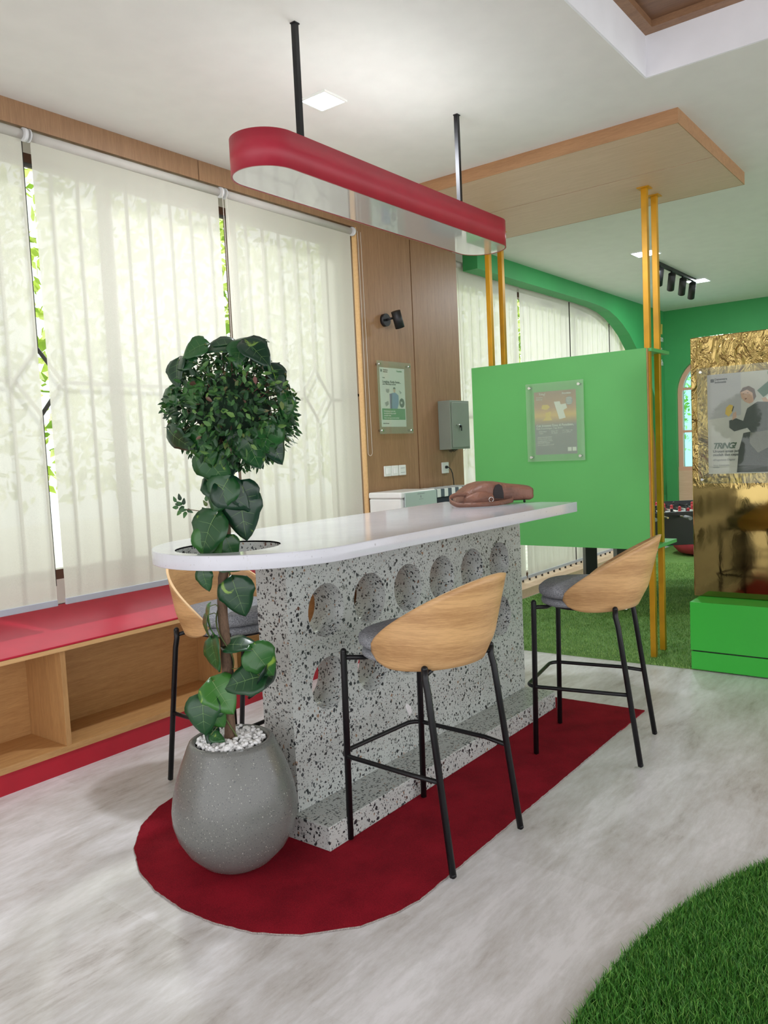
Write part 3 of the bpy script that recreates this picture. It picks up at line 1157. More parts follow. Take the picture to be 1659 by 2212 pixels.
# ================================================================== STOOLS
def make_stool():
    r = empty('bar_stool', (0, 0, 0))
    tag(r, 'x', 'bar stool', 'oak-backed bar stools at the counter')
    rad = 0.0118
    for s_ in (-1, 1):
        l = MB().tube([(s_ * 0.214, 0.222, 0.004), (s_ * 0.212, 0.212, 0.690), (s_ * 0.212, 0.212, 0.694)], rad, 14)
        l.sphere((s_ * 0.212, 0.212, 0.694), rad, 12)
        l.sphere((s_ * 0.214, 0.222, 0.010), rad, 12)
        l.build('leg', M['black'], r)
        l = MB().tube([(s_ * 0.208, -0.232, 0.004), (s_ * 0.196, -0.150, 0.600), (s_ * 0.194, -0.140, 0.640), (s_ * 0.194, -0.139, 0.676)], rad, 14)
        l.sphere((s_ * 0.194, -0.139, 0.676), rad, 12)
        l.sphere((s_ * 0.208, -0.232, 0.010), rad, 12)
        l.build('leg', M['black'], r)
    fb = MB()
    y0, yf, cr, xx, z = -0.186, 0.256, 0.05, 0.2165, 0.312
    path = [(-0.203, y0, z - 0.004), (-xx, y0 + 0.1, z)]
    path += [(-xx, yf - cr, z)]
    path += [(-xx + cr - cr * math.cos(a), yf - cr + cr * math.sin(a), z) for a in [math.pi / 2 * k / 8 for k in range(1, 9)]]
    path += [(xx - cr + cr * math.sin(a), yf - cr + cr * math.cos(a), z) for a in [math.pi / 2 * k / 8 for k in range(0, 9)]]
    path += [(xx, y0 + 0.1, z), (0.203, y0, z - 0.004)]
    fb.tube(path, 0.0085, 12)
    fb.build('footrest', M['black'], r)
    fr = MB()
    for s_ in (-1, 1):
        fr.tube([(s_ * 0.21, 0.212, 0.672), (s_ * 0.15, 0.17, 0.664), (0, 0.15, 0.662)], 0.009, 8)
        fr.tube([(s_ * 0.192, -0.139, 0.655), (s_ * 0.12, -0.12, 0.662), (0, -0.10, 0.662)], 0.009, 8)
    fr.lathe([(0.165, 0.655), (0.172, 0.660), (0.165, 0.666)], (0, 0.02, 0), 36)
    fr.build('seat_frame', M['black'], r)

    def pad(z0, z1, g):
        v, f = [], []
        n = 48
        prof = [(0.0, 0), (0.6, 0.0), (0.93, 0.03), (1.0, 0.25), (1.01, 0.5), (1.0, 0.75), (0.94, 0.95), (0.7, 1.07), (0.35, 1.12), (0.0, 1.13)]
        mb = MB()
        for k_, (q, t) in enumerate(prof):
            for k in range(n):
                a = 2 * math.pi * k / n
                ca, sa = math.cos(a), math.sin(a)
                p_ = 2.6
                rr = 1 / ((abs(ca) ** p_ + abs(sa) ** p_) ** (1 / p_))
                v.append((ca * rr * 0.214 * q * g, 0.015 + sa * rr * 0.214 * q * g, z0 + (z1 - z0) * t))
        for i in range(len(prof) - 1):
            for k in range(n):
                k2 = (k + 1) % n
                f.append((i * n + k, i * n + k2, (i + 1) * n + k2, (i + 1) * n + k))
        mb.add(v, f, 0, True)
        return mb
    pad(0.668, 0.705, 0.955).build('cushion_base', M['fabric'], r)
    pad(0.706, 0.762, 1.0).build('seat_cushion', M['fabric'], r)
    t = MB()
    t.box(-0.2175, -0.2145, -0.02, 0.012, 0.728, 0.737)
    t.build('label_tab', M['blackp'], r)

    # wrap-around shell
    NA, NZ = 44, 12
    PH = math.radians(112)
    th = 0.010

    def pt(i, j, off):
        t = -1 + 2 * i / NA
        ph = t * PH
        at = abs(t)
        c_ = math.cos(ph)
        zl = 0.750 + 0.225 * max(0, min(1, (0.085 + 0.245 * c_) / 0.33)) ** 1.05
        zbm = 0.652 + 0.012 * max(0, c_) + 0.012 * at ** 4
        rnd = math.sqrt(max(0, 1 - at ** 12))
        mid = (zl + zbm) / 2
        half = (zl - zbm) / 2 * rnd
        v = -1 + 2 * j / NZ
        # rounded lower edge toward the back
        z = mid + half * v
        flare = (z - 0.672) / 0.30
        ax = 0.224 + 0.030 * flare - off - 0.012 * max(0, 0.25 - flare) * 4
        ay = 0.228 + 0.078 * flare - off - 0.02 * max(0, 0.25 - flare) * 4
        return (ax * math.sin(ph), 0.0 - ay * c_, z)
    vo = [pt(i, j, 0) for i in range(NA + 1) for j in range(NZ + 1)]
    vi = [pt(i, j, th) for i in range(NA + 1) for j in range(NZ + 1)]
    idx = lambda i, j: i * (NZ + 1) + j
    sh = MB()
    q = [(idx(i, j), idx(i + 1, j), idx(i + 1, j + 1), idx(i, j + 1)) for i in range(NA) for j in range(NZ)]
    NV = len(vo)
    sh.add(vo + vi, q + [tuple(k + NV for k in f)[::-1] for f in q], 0, True)
    base = 0
    edge = [(idx(i, NZ), idx(i + 1, NZ)) for i in range(NA)] + [(idx(i, 0), idx(i + 1, 0)) for i in range(NA)]
    edge += [(idx(0, j), idx(0, j + 1)) for j in range(NZ)] + [(idx(NA, j), idx(NA, j + 1)) for j in range(NZ)]
    sh.add(vo + vi, [(a_, b_, b_ + NV, a_ + NV) for a_, b_ in edge], 1, False)
    sh.build('backrest', [M['shell_wood'], M['shell_edge']], r)
    return r


stool = make_stool()
stool['label'] = 'oak-backed bar stool nearest the camera, seen from behind at the counter front'
stool.location = (1.643 * S, 1.153 * S, 0.0065)
stool.rotation_euler = (0, 0, math.radians(-3.5))
st2 = copy_tree(stool)
st2.location = (2.441 * S, 1.049 * S, 0.0065)
st2.rotation_euler = (0, 0, math.radians(11))
st2['label'] = 'oak-backed bar stool in front of the gold posts, at the far end of the counter'
st3 = copy_tree(stool)
st3.location = (1.64 * S, 1.885 * S, 0.0065)
st3.rotation_euler = (0, 0, math.radians(180))
st3['label'] = 'oak-backed bar stool behind the counter, facing the camera beside the potted tree'
# paper tie on the near stool footrest
b = MB()
b.add([(0, 0, 0), (0.028, 0.004, 0.004), (0.02, 0.003, 0.03), (-0.012, 0, 0.052), (-0.018, 0.002, 0.04), (-0.006, 0.004, -0.016)], [(0, 1, 2), (0, 2, 3), (0, 3, 4), (0, 5, 1)])
tie = b.build('paper_tie', M['paper'])
tie.location = (1.83 * S, 1.36 * S, 0.322)
md = tie.modifiers.new('s', 'SOLIDIFY'); md.thickness = 0.001
tag(tie, 'scrap of white paper tied on the footrest of the nearest stool', 'paper scrap')

# ================================================================== POTTED TOPIARY
PX, PY = 1.26 * S, 1.48 * S
RV = Vector((0.60947, -0.79281, 0))       # across
NV_ = Vector((-0.79065, -0.61226, 0))     # towards the room
tree = empty('potted_topiary', (PX, PY, 0.0056))
tag(tree, 'tall ball-shaped topiary tree in a round grey stone pot', 'potted tree')
prof = [(0.062, 0.0), (0.085, 0.004), (0.125, 0.028), (0.168, 0.072), (0.198, 0.125), (0.212, 0.175), (0.213, 0.215), (0.206, 0.262), (0.193, 0.315),
        (0.175, 0.365), (0.160, 0.40), (0.149, 0.428), (0.143, 0.440), (0.136, 0.4445), (0.128, 0.443), (0.121, 0.436), (0.118, 0.40), (0.116, 0.37)]
MB().lathe(prof, (PX, PY, 0.0056), 72).build('pot', M['pot'], tree)
# pebbles
pv, pf = [], []
ico = bmesh.new()
bmesh.ops.create_icosphere(ico, subdivisions=1, radius=1)
iv = np.array([v.co[:] for v in ico.verts]); ifc = [[v.index for v in f.verts] for f in ico.faces]
ico.free()
for k in range(620):
    rr = 0.112 * math.sqrt(random.random())
    an = random.uniform(0, 2 * math.pi)
    zz = 0.428 + random.uniform(0, 0.022) - 0.05 * max(0, rr - 0.1)
    s3 = np.array([random.uniform(.006, .012), random.uniform(.005, .010), random.uniform(.0045, .008)])
    rot = np.array(Matrix.Rotation(random.uniform(0, 6), 3, 'Z') @ Matrix.Rotation(random.uniform(-.6, .6), 3, 'X'))
    jit = iv * (1 + rng.uniform(-.15, .15, iv.shape))
    q = (jit * s3) @ rot.T + [rr * math.cos(an), rr * math.sin(an), zz]
    bidx = len(pv)
    pv += q.tolist()
    pf += [[i + bidx for i in f] for f in ifc]
pb = raw('pebbles', pv, pf, M['pebble'], tree)
for p in pb.data.polygons:
    p.use_smooth = True
pb['kind'] = 'stuff'
pb['label'] = 'white pebbles'


def tp(r, z, d=0.0):
    """point near the tree: r across, d towards the room"""
    return Vector((PX, PY, 0)) + RV * r + NV_ * d + Vector((0, 0, z))


tk = [(-0.002, 0.42), (-0.001, 0.60), (0.0, 0.76), (-0.002, 0.92), (0.006, 1.0), (0.024, 1.10), (0.028, 1.20), (0.018, 1.26), (0.036, 1.33), (0.055, 1.40), (0.068, 1.50), (0.072, 1.58)]
pts = []
for i in range(len(tk) - 1):
    for j in range(5):
        t = j / 5
        pts.append(tp(tk[i][0] + (tk[i + 1][0] - tk[i][0]) * t + random.uniform(-.0012, .0012), tk[i][1] + (tk[i + 1][1] - tk[i][1]) * t, random.uniform(-.0012, .0012)))
MB().tube(pts, 0.0195, 14, taper=0.011).build('trunk', M['trunk'], tree)
vn = MB()
hel = []
for k in range(160):
    z = 0.44 + 1.0 * k / 160
    i = 0
    while i < len(tk) - 2 and tk[i + 1][1] < z:
        i += 1
    cxr = tk[i][0] + (tk[i + 1][0] - tk[i][0]) * (z - tk[i][1]) / (tk[i + 1][1] - tk[i][1])
    a_ = k * 0.14
    hel.append(tp(cxr + 0.024 * math.cos(a_), z, 0.024 * math.sin(a_)))
vn.tube(hel, 0.0028, 6)
vine = vn.build('climbing_vine', mat('vine_stem', (86, 96, 52), 0.7, var=0.1), tree)


def heart(L, fold=0.25, bend=0.3, W=0.78):
    """leaf with tip along +y, base at origin, normal +z"""
    rows = 10
    v, f = [], []
    for i in range(rows + 1):
        t = i / rows
        y = -0.12 * (1 - t) ** 2 * 0 + t * L
        w_ = W * L * 0.5 * (math.sin(math.pi * min(1, t ** 0.62 * 1.0)) ** 0.72) if 0 < t < 1 else 0.0
        w_ *= 1.15 if t < 0.5 else 1.0
        for j in range(-3, 4):
            u_ = j / 3
            yy = y - (0.16 * L * abs(u_) * (1 - t) ** 3)
            zz = abs(u_) * w_ * fold - bend * L * (t - 0.35) ** 2 * 0.9 - 0.05 * L * (u_ ** 2) + 0.012 * L * math.sin(t * 9 + j)
            v.append((u_ * w_, yy, zz))
    for i in range(rows):
        for j in range(6):
            a_ = i * 7 + j
            f.append((a_, a_ + 1, a_ + 8, a_ + 7))
    return v, f


def place_leaf(mb, pos, L, ang, nrm, rib=None, **k):
    """ang: direction of the tip in the across/up plane (deg, 0 = to the right, 90 = up); nrm: facing vector (r,z,d)"""
    v, f = heart(L, **k)
    tip = RV * math.cos(math.radians(ang)) + Vector((0, 0, math.sin(math.radians(ang))))
    nn = (RV * nrm[0] + Vector((0, 0, nrm[1])) + NV_ * nrm[2]).normalized()
    tip = (tip - nn * tip.dot(nn)).normalized()
    sd = tip.cross(nn)
    c0 = Vector(pos) - tip * L * 0.5
    W3 = [c0 + sd * p[0] + tip * p[1] + nn * p[2] for p in v]
    mb.add(W3, f, 0, True)
    if rib is not None:
        ww = L * 0.009
        rv = []
        for i in range(10):
            q = W3[i * 7 + 3] + nn * 0.0016
            rv += [q - sd * ww * (1 - i / 11), q + sd * ww * (1 - i / 11)]
        rib.add(rv, [(2 * i, 2 * i + 1, 2 * i + 3, 2 * i + 2) for i in range(9)], 0)
        for i in (2, 4, 6):
            for s_ in (-1, 1):
                a_ = W3[i * 7 + 3] + nn * 0.0015
                b_ = W3[(i + 1) * 7 + 3 + 2 * s_] + nn * 0.0017
                e_ = tip * ww * 0.5
                rib.add([a_ - e_, a_ + e_, b_ + e_ * .4, b_ - e_ * .4], [(0, 1, 2, 3)], 0)
    return c0


# (r, z, depth, length, tip angle, facing)
BL = [
    (0.139, 1.791, 0.03, 0.125, 178, (0.1, 1, 0.25)), (-0.025, 1.750, 0.10, 0.10, 200, (-.3, .6, 1)), (0.049, 1.760, 0.09, 0.12, -170, (0, 1, .9)),
    (0.09, 1.775, 0.05, 0.12, 10, (0, 1, .4)), (0.125, 1.725, 0.12, 0.10, -100, (.2, .4, 1)), (0.185, 1.728, 0.10, 0.13, -50, (.6, .7, 1)), 
    (0.237, 1.650, 0.07, 0.11, -70, (.9, .5, .8)), (0.262, 1.556, 0.05, 0.11, -85, (1, .1, .7)), (0.25, 1.50, 0.04, 0.11, -100, (1, -.2, .6)),
    (-0.085, 1.680, 0.08, 0.11, -80, (-.8, .4, 1)), (-0.06, 1.715, 0.08, 0.09, 160, (-.5, .7, 1)), (-0.115, 1.574, 0.06, 0.13, -95, (-1, 0, .9)), 
    (-0.03, 1.60, 0.12, 0.10, -100, (-.5, .1, 1)),
    (-0.080, 1.462, 0.09, 0.12, -40, (-.6, -.6, .8)), (-0.010, 1.434, 0.09, 0.14, -75, (-.3, -.3, 1)), (0.015, 1.370, 0.06, 0.13, -60, (-.3, -.2, 1)), (0.052, 1.385, 0.04, 0.10, -80, (.2, 0, 1)),
    (0.149, 1.414, 0.10, 0.14, -70, (.2, -.2, 1)), (0.216, 1.420, 0.06, 0.12, -60, (.5, 0, 1)), (0.19, 1.45, 0.10, 0.12, -110, (.4, -.3, 1)), (0.11, 1.44, 0.08, 0.1, -60, (.1, -.4, 1)),
    (0.035, 1.310, 0.04, 0.12, -30, (0, .6, 1)), (0.024, 1.280, 0.06, 0.12, -120, (-.2, .1, 1)), (0.070, 1.275, 0.06, 0.12, -40, (.1, .1, 1)), (0.115, 1.262, 0.04, 0.11, -60, (.4, 0, 1)),
    (0.092, 1.210, 0.04, 0.165, -85, (.1, 0, 1)), (-0.028, 1.148, 0.06, 0.15, -115, (-.5, .2, 1)), (-0.018, 1.115, 0.05, 0.12, -80, (-.2, 0, 1)), (0.045, 1.10, 0.03, 0.08, -70, (.4, 0, 1)),
    (-0.045, 1.000, 0.04, 0.075, -80, (-.2, 0, 1)), (0.035, 1.045, 0.0, 0.08, -20, (.2, .8, 1)), (0.062, 0.932, 0.03, 0.125, -75, (.1, 0, 1)), (-0.043, 0.86, 0.03, 0.10, -105, (-1, 0, .35)),
    (-0.060, 0.83, 0.0, 0.09, -80, (-1, 0, .4)), (-0.032, 0.745, 0.03, 0.11, -60, (-.8, .1, .7)), (0.132, 0.715, 0.04, 0.115, -55, (.3, .1, 1)), (0.105, 0.735, 0.02, 0.09, -140, (0, .5, 1)),
    (0.068, 0.775, 0.02, 0.12, -10, (0, 1, .35)), (0.058, 0.660, 0.06, 0.13, 195, (-.1, .7, 1)), (0.122, 0.635, 0.03, 0.12, 230, (.6, -.3, .3)), (-0.008, 0.610, 0.06, 0.125, -60, (0, .5, 1)),
    (-0.045, 0.600, 0.05, 0.10, 150, (-.1, .6, 1)), (-0.074, 0.548, 0.07, 0.125, -90, (-.1, .2, 1)), (-0.035, 0.548, 0.06, 0.10, -60, (.1, .1, 1)), (-0.055, 0.480, 0.06, 0.06, -100, (0, .8, 1)), (-0.03, 0.477, 0.07, 0.05, -30, (0, .8, 1)),
]
lf = MB()
st = MB()
rb_ = MB()
for r_, z_, d_, L_, an_, nr_ in BL:
    c0 = place_leaf(lf, tp(r_, z_, d_), L_ * (0.9 if z_ > 1.4 else 1.04), an_, nr_, rib=rb_, fold=random.uniform(.05, .3), bend=random.uniform(.1, .5), W=random.uniform(.72, .9))
    i = 0
    while i < len(tk) - 2 and tk[i + 1][1] < z_:
        i += 1
    r0 = tk[i][0]
    zz = min(z_ + 0.03, 1.58)
    a_ = tp(r0, zz)
    mid = a_.lerp(c0, 0.5) + Vector((0, 0, 0.015))
    st.tube([a_, mid, c0], 0.0017, 5)
lo = lf.build('large_leaves', M['leaf'], vine)
so = lo.modifiers.new('s', 'SOLIDIFY'); so.thickness = 0.0008
rb_.build('leaf_veins', mat('pale_leaf_veins', (104, 138, 84), 0.5, var=0.15), vine)['kind'] = 'stuff'
st.build('leaf_stalks', mat('leaf_stalks', (104, 112, 60), 0.6, var=0.1), vine)['kind'] = 'stuff'

# ball crown of small leaves on twigs
bc = tp(0.075, 1.565, 0.0)
N = 2500
dirs = rng.normal(size=(N, 3)); dirs /= np.linalg.norm(dirs, axis=1)[:, None]
rad = 0.212 * rng.uniform(0.35, 1.0, N) ** 0.42
rad *= 1 + 0.06 * np.sin(dirs[:, 0] * 7) * np.cos(dirs[:, 2] * 6)
ctr = dirs * rad[:, None] * [1, 1, 0.93]
tipd = dirs * 0.6 + rng.normal(size=(N, 3)) * 0.55 + np.array([0, 0, -0.35])
tipd /= np.linalg.norm(tipd, axis=1)[:, None]
nr = dirs + rng.normal(size=(N, 3)) * 0.5
nr -= tipd * (nr * tipd).sum(1)[:, None]; nr /= np.linalg.norm(nr, axis=1)[:, None]
sd = np.cross(tipd, nr)
L = rng.uniform(0.020, 0.036, N)[:, None]
W = L * 0.24
P0 = ctr; P1 = ctr + tipd * L
A1 = ctr + tipd * L * 0.33 + sd * W + nr * L * .08; A2 = ctr + tipd * L * 0.7 + sd * W * 0.75 + nr * L * .05
B1 = ctr + tipd * L * 0.33 - sd * W + nr * L * .08; B2 = ctr + tipd * L * 0.7 - sd * W * 0.75 + nr * L * .05
MD = ctr + tipd * L * 0.5
V = np.stack([P0, A1, A2, P1, B2, B1], 1).reshape(-1, 3) + np.array(bc) - np.array([PX, PY, 0.0056])
F = []
for k in range(N):
    q = k * 6
    F += [(q, q + 1, q + 2, q + 3), (q, q + 3, q + 4, q + 5)]
cr = raw('ball_crown', V.tolist(), F, M['smallleaf'], tree)
tw = MB()
for k in range(90):
    d = Vector(dirs[k]); e1 = bc + d * 0.17
    m_ = bc + d * 0.08 + Vector((random.uniform(-.02, .02), random.uniform(-.02, .02), random.uniform(-.02, .02)))
    tw.tube([bc + Vector((0, 0, -0.03)), m_, e1], 0.0016, 4)
tw.build('twigs', mat('reddish_twig', (92, 62, 50), 0.8, var=0.1), cr)
# solid dark green sphere added inside the leaf mass
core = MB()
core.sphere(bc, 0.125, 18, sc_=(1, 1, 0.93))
core.build('inner_core', mat('dark_green_core', (20, 44, 26), 0.95, var=0.3, vscale=40, bump=1.0, bscale=80), cr)
# side twig with small leaves
sp = MB()
P = [tp(0.012, 1.205, 0.01), tp(-0.03, 1.228, 0.02), tp(-0.075, 1.236, 0.02), tp(-0.10, 1.240, 0.02)]
sp.tube(P, 0.0016, 5)
side = sp.build('side_twig', mat('thin_twig', (110, 92, 74), 0.8), tree)
sl = MB()
for r_, z_, an_ in [(-.133, 1.277, 130), (-.118, 1.283, 100), (-.105, 1.268, 80), (-.12, 1.262, 150), (-.134, 1.248, 180), (-.118, 1.243, 200), (-.104, 1.238, 0), (-.122, 1.228, 230), (-.104, 1.220, 250), (-.086, 1.232, -30), (-.128, 1.258, 170),
                 (-.04, 1.238, 140), (-.036, 1.258, 120), (-.03, 1.276, 90), (-.045, 1.215, 200)]:
    place_leaf(sl, tp(r_, z_, 0.02 + random.uniform(-.01, .01)), 0.021, an_, (random.uniform(-.5, .5), random.uniform(-.3, .5), 1), W=0.55)
sl.build('small_leaves', M['smallleaf'], side)
# loose hanging strings
hs = MB()
for r_, d_ in ((-.028, .0), (-.022, .01), (-.017, .02)):
    hs.tube([tp(r_, 1.36, d_), tp(r_ - .004, 1.28, d_), tp(r_ - .006, 1.22, d_), tp(r_ - .03, 1.13, d_)], 0.0007, 4)
hs.build('loose_fibres', M['chain'], tree)

# ================================================================== PENDANT
pend = empty('pendant_lamp', (2.05 * S, 1.5 * S, 1.715 * S))
tag(pend, 'long oval hanging lamp with red band and glossy white underside', 'pendant lamp')
pr0, pcx0, pcx1 = 0.092, 1.512, 2.583


def stadium(r, x0=pcx0, x1=pcx1, n=28):
    a = [(x0 + r * math.cos(t), 1.5 + r * math.sin(t)) for t in [math.pi / 2 + math.pi * k / n for k in range(n + 1)]]
    a += [(x1 + r * math.cos(t), 1.5 + r * math.sin(t)) for t in [-math.pi / 2 + math.pi * k / n for k in range(n + 1)]]
    return [(p[0] * S, p[1] * S) for p in a]


oo, ii = stadium(pr0), stadium(pr0 - 0.004)
n = len(oo)
b = MB()
z0, z1 = 1.716 * S, 1.808 * S
b.add([(p[0], p[1], z) for z in (z0, z1) for p in oo], [(k, (k + 1) % n, n + (k + 1) % n, n + k) for k in range(n)], 0, True)
b.add([(p[0], p[1], z) for z in (z0, z1) for p in ii], [(k, (k + 1) % n, n + (k + 1) % n, n + k) for k in range(n)], 0, True)
for z in (z0, z1):
    b.add([(p[0], p[1], z) for p in oo + ii], [(k, (k + 1) % n, n + (k + 1) % n, n + k) for k in range(n)], 0)
b.build('band', M['pend_red'], pend)
MB().prism(stadium(pr0 - 0.0045), z1 - 0.02, z1 - 0.008, 'z').build('top_board', M['white_gloss'], pend)
MB().prism(stadium(pr0 - 0.0045), z0 + 0.001, z0 + 0.007, 'z').build('diffuser', mat('glossy_white_acrylic', (206, 204, 204), 0.04, coat=1.0), pend)
for x in (1.647, 2.451):
    rd = MB().box(x * S - 0.010, x * S + 0.010, 1.5 * S - 0.010, 1.5 * S + 0.010, z1 - 0.008, cz * S - 0.004)
    rd.build('hanging_rod', M['black'], pend)
    MB().box(x * S - 0.013, x * S + 0.015, 1.5 * S - 0.012, 1.5 * S + 0.012, cz * S - 0.004, cz * S).build('ceiling_plate', M['black'], pend)


# ================================================================== CEILING LAMPS
def sq_lamp(cx, cy, s_, label):
    r = empty('ceiling_light', (cx * S, cy * S, cz * S))
    tag(r, label, 'ceiling light', 'small square recessed ceiling lights')
    a = s_ / 2
    c = MB()
    t_ = 0.006
    z0, z1 = cz - 0.006, cz
    c.ubox(cx - a, cx + a, cy - a, cy - a + t_, z0, z1)
    c.ubox(cx - a, cx + a, cy + a - t_, cy + a, z0, z1)
    c.ubox(cx - a, cx - a + t_, cy - a + t_, cy + a - t_, z0, z1)
    c.ubox(cx + a - t_, cx + a, cy - a + t_, cy + a - t_, z0, z1)
    c.build('frame', M['switch'], r)
    MB().ubox(cx - a + t_, cx + a - t_, cy - a + t_, cy + a - t_, z0 + 0.001, z1 - 0.0005).build('diffuser', M['lamp'], r)
    l = area('lamp_glow', (cx * S, cy * S, (z0 - 0.002) * S), (s_ - 0.02) * S, 26, (0.92, 0.95, 1.0))
    l.parent = None
    return r


sq_lamp(2.045, 1.755, 0.112, 'bright square ceiling light beside the near pendant rod')
sq_lamp(5.02, 1.745, 0.15, 'bright square ceiling light partly hidden by the tall gold posts')
sq_lamp(6.20, 1.775, 0.15, 'bright square ceiling light at the end of the black spotlight track')

# track with four spots
tr = empty('track_light', (5.8 * S, 1.78 * S, cz * S))
tag(tr, 'black ceiling track carrying four cylinder spotlights', 'track light')
MB().ubox(5.28, 6.16, 1.765, 1.785, cz - 0.022, cz).build('rail', M['blackp'], tr)
for x in (5.36, 5.60, 5.84, 6.06):
    c = MB()
    base = Vector((x * S, 1.775 * S, (cz - 0.022) * S))
    c.tube([base, base + Vector((0, 0, -0.05))], 0.008, 8)
    a_ = base + Vector((-0.02, -0.012, -0.03)); b_ = a_ + Vector((0.10, 0.05, -0.125))
    c.tube([a_, b_], 0.034, 18)
    sp_ = c.build('spotlight', M['blackp'], tr)

# ================================================================== ROOM DIVIDER (gold posts + green panel)
dv = empty('room_divider', (3.65 * S, 1.69 * S, 0))
tag(dv, 'green display panel held between tall gold square posts', 'room divider')
for x, y in ((3.574, 1.243), (3.721, 1.250), (3.574, 2.035), (3.721, 2.045)):
    h = 0.0125
    p = MB().ubox(x - h, x + h, y - h, y + h, 0.006, 2.094).build('post', M['gold_paint'], dv, bevel=0.002)
    MB().ubox(x - 0.026, x + 0.026, y - 0.026, y + 0.026, 2.094, 2.0975).build('ceiling_flange', M['gold_paint'], p)
MB().ubox(3.545, 3.5605, 1.241, 2.139, 0.503, 1.403).build('front_panel', M['panel_green'], dv, bevel=0.001)
MB().ubox(3.5465, 3.561, 1.2365, 1.2405, 0.505, 1.401).build('panel_edge', M['shelf_wood_v'], dv)
MB().ubox(3.5610, 3.80, 1.222, 2.139, 1.388, 1.403).build('top_shelf', M['panel_green'], dv, bevel=0.001)
MB().prism([(3.5610 * S, 1.222 * S), (3.86 * S, 1.222 * S), (3.86 * S, 2.139 * S), (3.5610 * S, 2.139 * S)], 0.503 * S, 0.519 * S, 'z').build('bottom_shelf', M['panel_green'], dv, bevel=0.001)

# ================================================================== POSTERS
M['p_brown'] = poster_grad('bronze_printed_sheet', ((0.948 - 1.1) * S, (1.252 - 1.1) * S, [(0, (128, 130, 136)), (0.46, (134, 134, 140)), (0.52, (176, 146, 118)), (0.62, (232, 186, 110)), (0.74, (196, 150, 120)), (1.0, (164, 128, 112))]))  # lower grey of the print is lightened to stand for a reflection
M['pwhite'] = mat('white_print', (236, 236, 234), 0.5)
M['pyellow'] = mat('yellow_print', (232, 196, 92), 0.5)
M['pgrey'] = mat('grey_print', (150, 152, 158), 0.5)
M['pdark'] = mat('dark_print', (52, 60, 60), 0.5)
M['pdark2'] = mat('charcoal_print', (44, 50, 50), 0.5)
M['pskin'] = mat('skin_print', (214, 172, 152), 0.5)
M['pblue'] = mat('blue_print', (120, 146, 196), 0.5)
M['ppurple'] = mat('violet_print', (110, 100, 160), 0.5)
M['pgreen'] = mat('green_band_print', (64, 142, 84), 0.5)
M['phair'] = mat('brown_hair_print', (96, 66, 52), 0.5)
M['pbackdrop'] = mat('pale_backdrop_print', (206, 204, 200), 0.5, var=0.05, vscale=6)

pg = empty('poster', (3.53 * S, 1.68 * S, 1.1 * S))
tag(pg, 'bronze and grey poster behind an acrylic sheet on the green panel', 'poster')
MB().ubox(3.5445, 3.5449, 1.576, 1.792, 0.949, 1.251).build('printed_sheet', M['p_brown'], pg)
MB().ubox(3.528, 3.5315, 1.531, 1.828, 0.917, 1.292).build('acrylic_sheet', M['acrylic'], pg)
for y in (1.553, 1.806):
    for z in (0.938, 1.272):
        MB().tube([(3.520 * S, y * S, z * S), (3.5449 * S, y * S, z * S)], 0.009, 16).build('standoff', M['chrome'], pg)
pxx = 3.5441


def plate2(mb, ys, zs, x=pxx, d=0.0002, mi=0):
    mb.ubox(x - d, x, min(ys), max(ys), min(zs), max(zs), mi)


def poly_yz(mb, pts, x=pxx, d=0.0003):
    mb.prism([(a * S, b * S) for a, b in pts], (x - d) * S, x * S, 'x')


Y = lambda u: 1.792 - u * 0.216        # u: 0 left .. 1 right of sheet
Z = lambda v: 1.251 - v * 0.302        # v: 0 top .. 1 bottom
b = MB(); poly_yz(b, [(Y(.48), Z(.17)), (Y(.62), Z(.17)), (Y(.64), Z(.22)), (Y(.76), Z(.21)), (Y(.79), Z(.28)), (Y(.70), Z(.31)), (Y(.75), Z(.43)), (Y(.60), Z(.45))]); b.build('card_picture', M['pwhite'], pg)
b = MB(); poly_yz(b, [(Y(.2), Z(.21)), (Y(.33), Z(.21)), (Y(.38), Z(.25)), (Y(.3), Z(.29)), (Y(.17), Z(.27))]); poly_yz(b, [(Y(.27), Z(.34)), (Y(.40), Z(.32)), (Y(.38), Z(.4)), (Y(.43), Z(.46)), (Y(.2), Z(.46)), (Y(.28), Z(.40))])
b.build('gold_picture', M['pyellow'], pg)
b = MB(); b.prism([((Y(.84) + 0.018 * math.cos(a)) * S, (Z(.17) + 0.020 * math.sin(a)) * S) for a in [2 * math.pi * k / 24 for k in range(24)]], (pxx - .0003) * S, pxx * S, 'x'); b.build('round_badge', M['pgrey'], pg)
b = MB()
for k in range(5): plate2(b, (Y(.78), Y(.90)), (Z(.12 + .022 * k), Z(.127 + .022 * k)), pxx - 0.0004)
b.build('badge_lines', M['pwhite'], pg)
for y0, y1 in ((.78, .87), (.89, .98)):
    b = MB(); plate2(b, (Y(y0), Y(y1)), (Z(.895), Z(.955))); b.build('white_square', M['pwhite'], pg)
tx = lambda s_, u, v, h, m_=M['pwhite'], **k: text(s_, 'lettering', (pxx * S - 0.0008, Y(u) * S, Z(v) * S), h, m_, pg, '-x', **k)
tx('Cek Investasi Emas di Pegadaian,', .04, .555, 0.0205, bold=0.0004)
tx('Raih Keuntungan Tiap Bulan', .04, .595, 0.017)
tx('Bebas biaya\ntitipan', .10, .64, 0.012)
tx('Mulai dari\n50 ribuan', .40, .64, 0.012)
tx('Cair kapan saja\nlewat aplikasi', .66, .635, 0.012)
tx('Syarat dan ketentuan\nberlaku untuk semua\nnasabah yang terdaftar', .06, .73, 0.0125)
tx('Info lebih lanjut:\nwww.pegadaian.co.id', .06, .82, 0.014)
tx('Danantara\nIndonesia', .05, .10, 0.012)
tx('Pegadaian', .68, .06, 0.016, bold=0.0003)
tx('Tring!', .12, .055, 0.02)

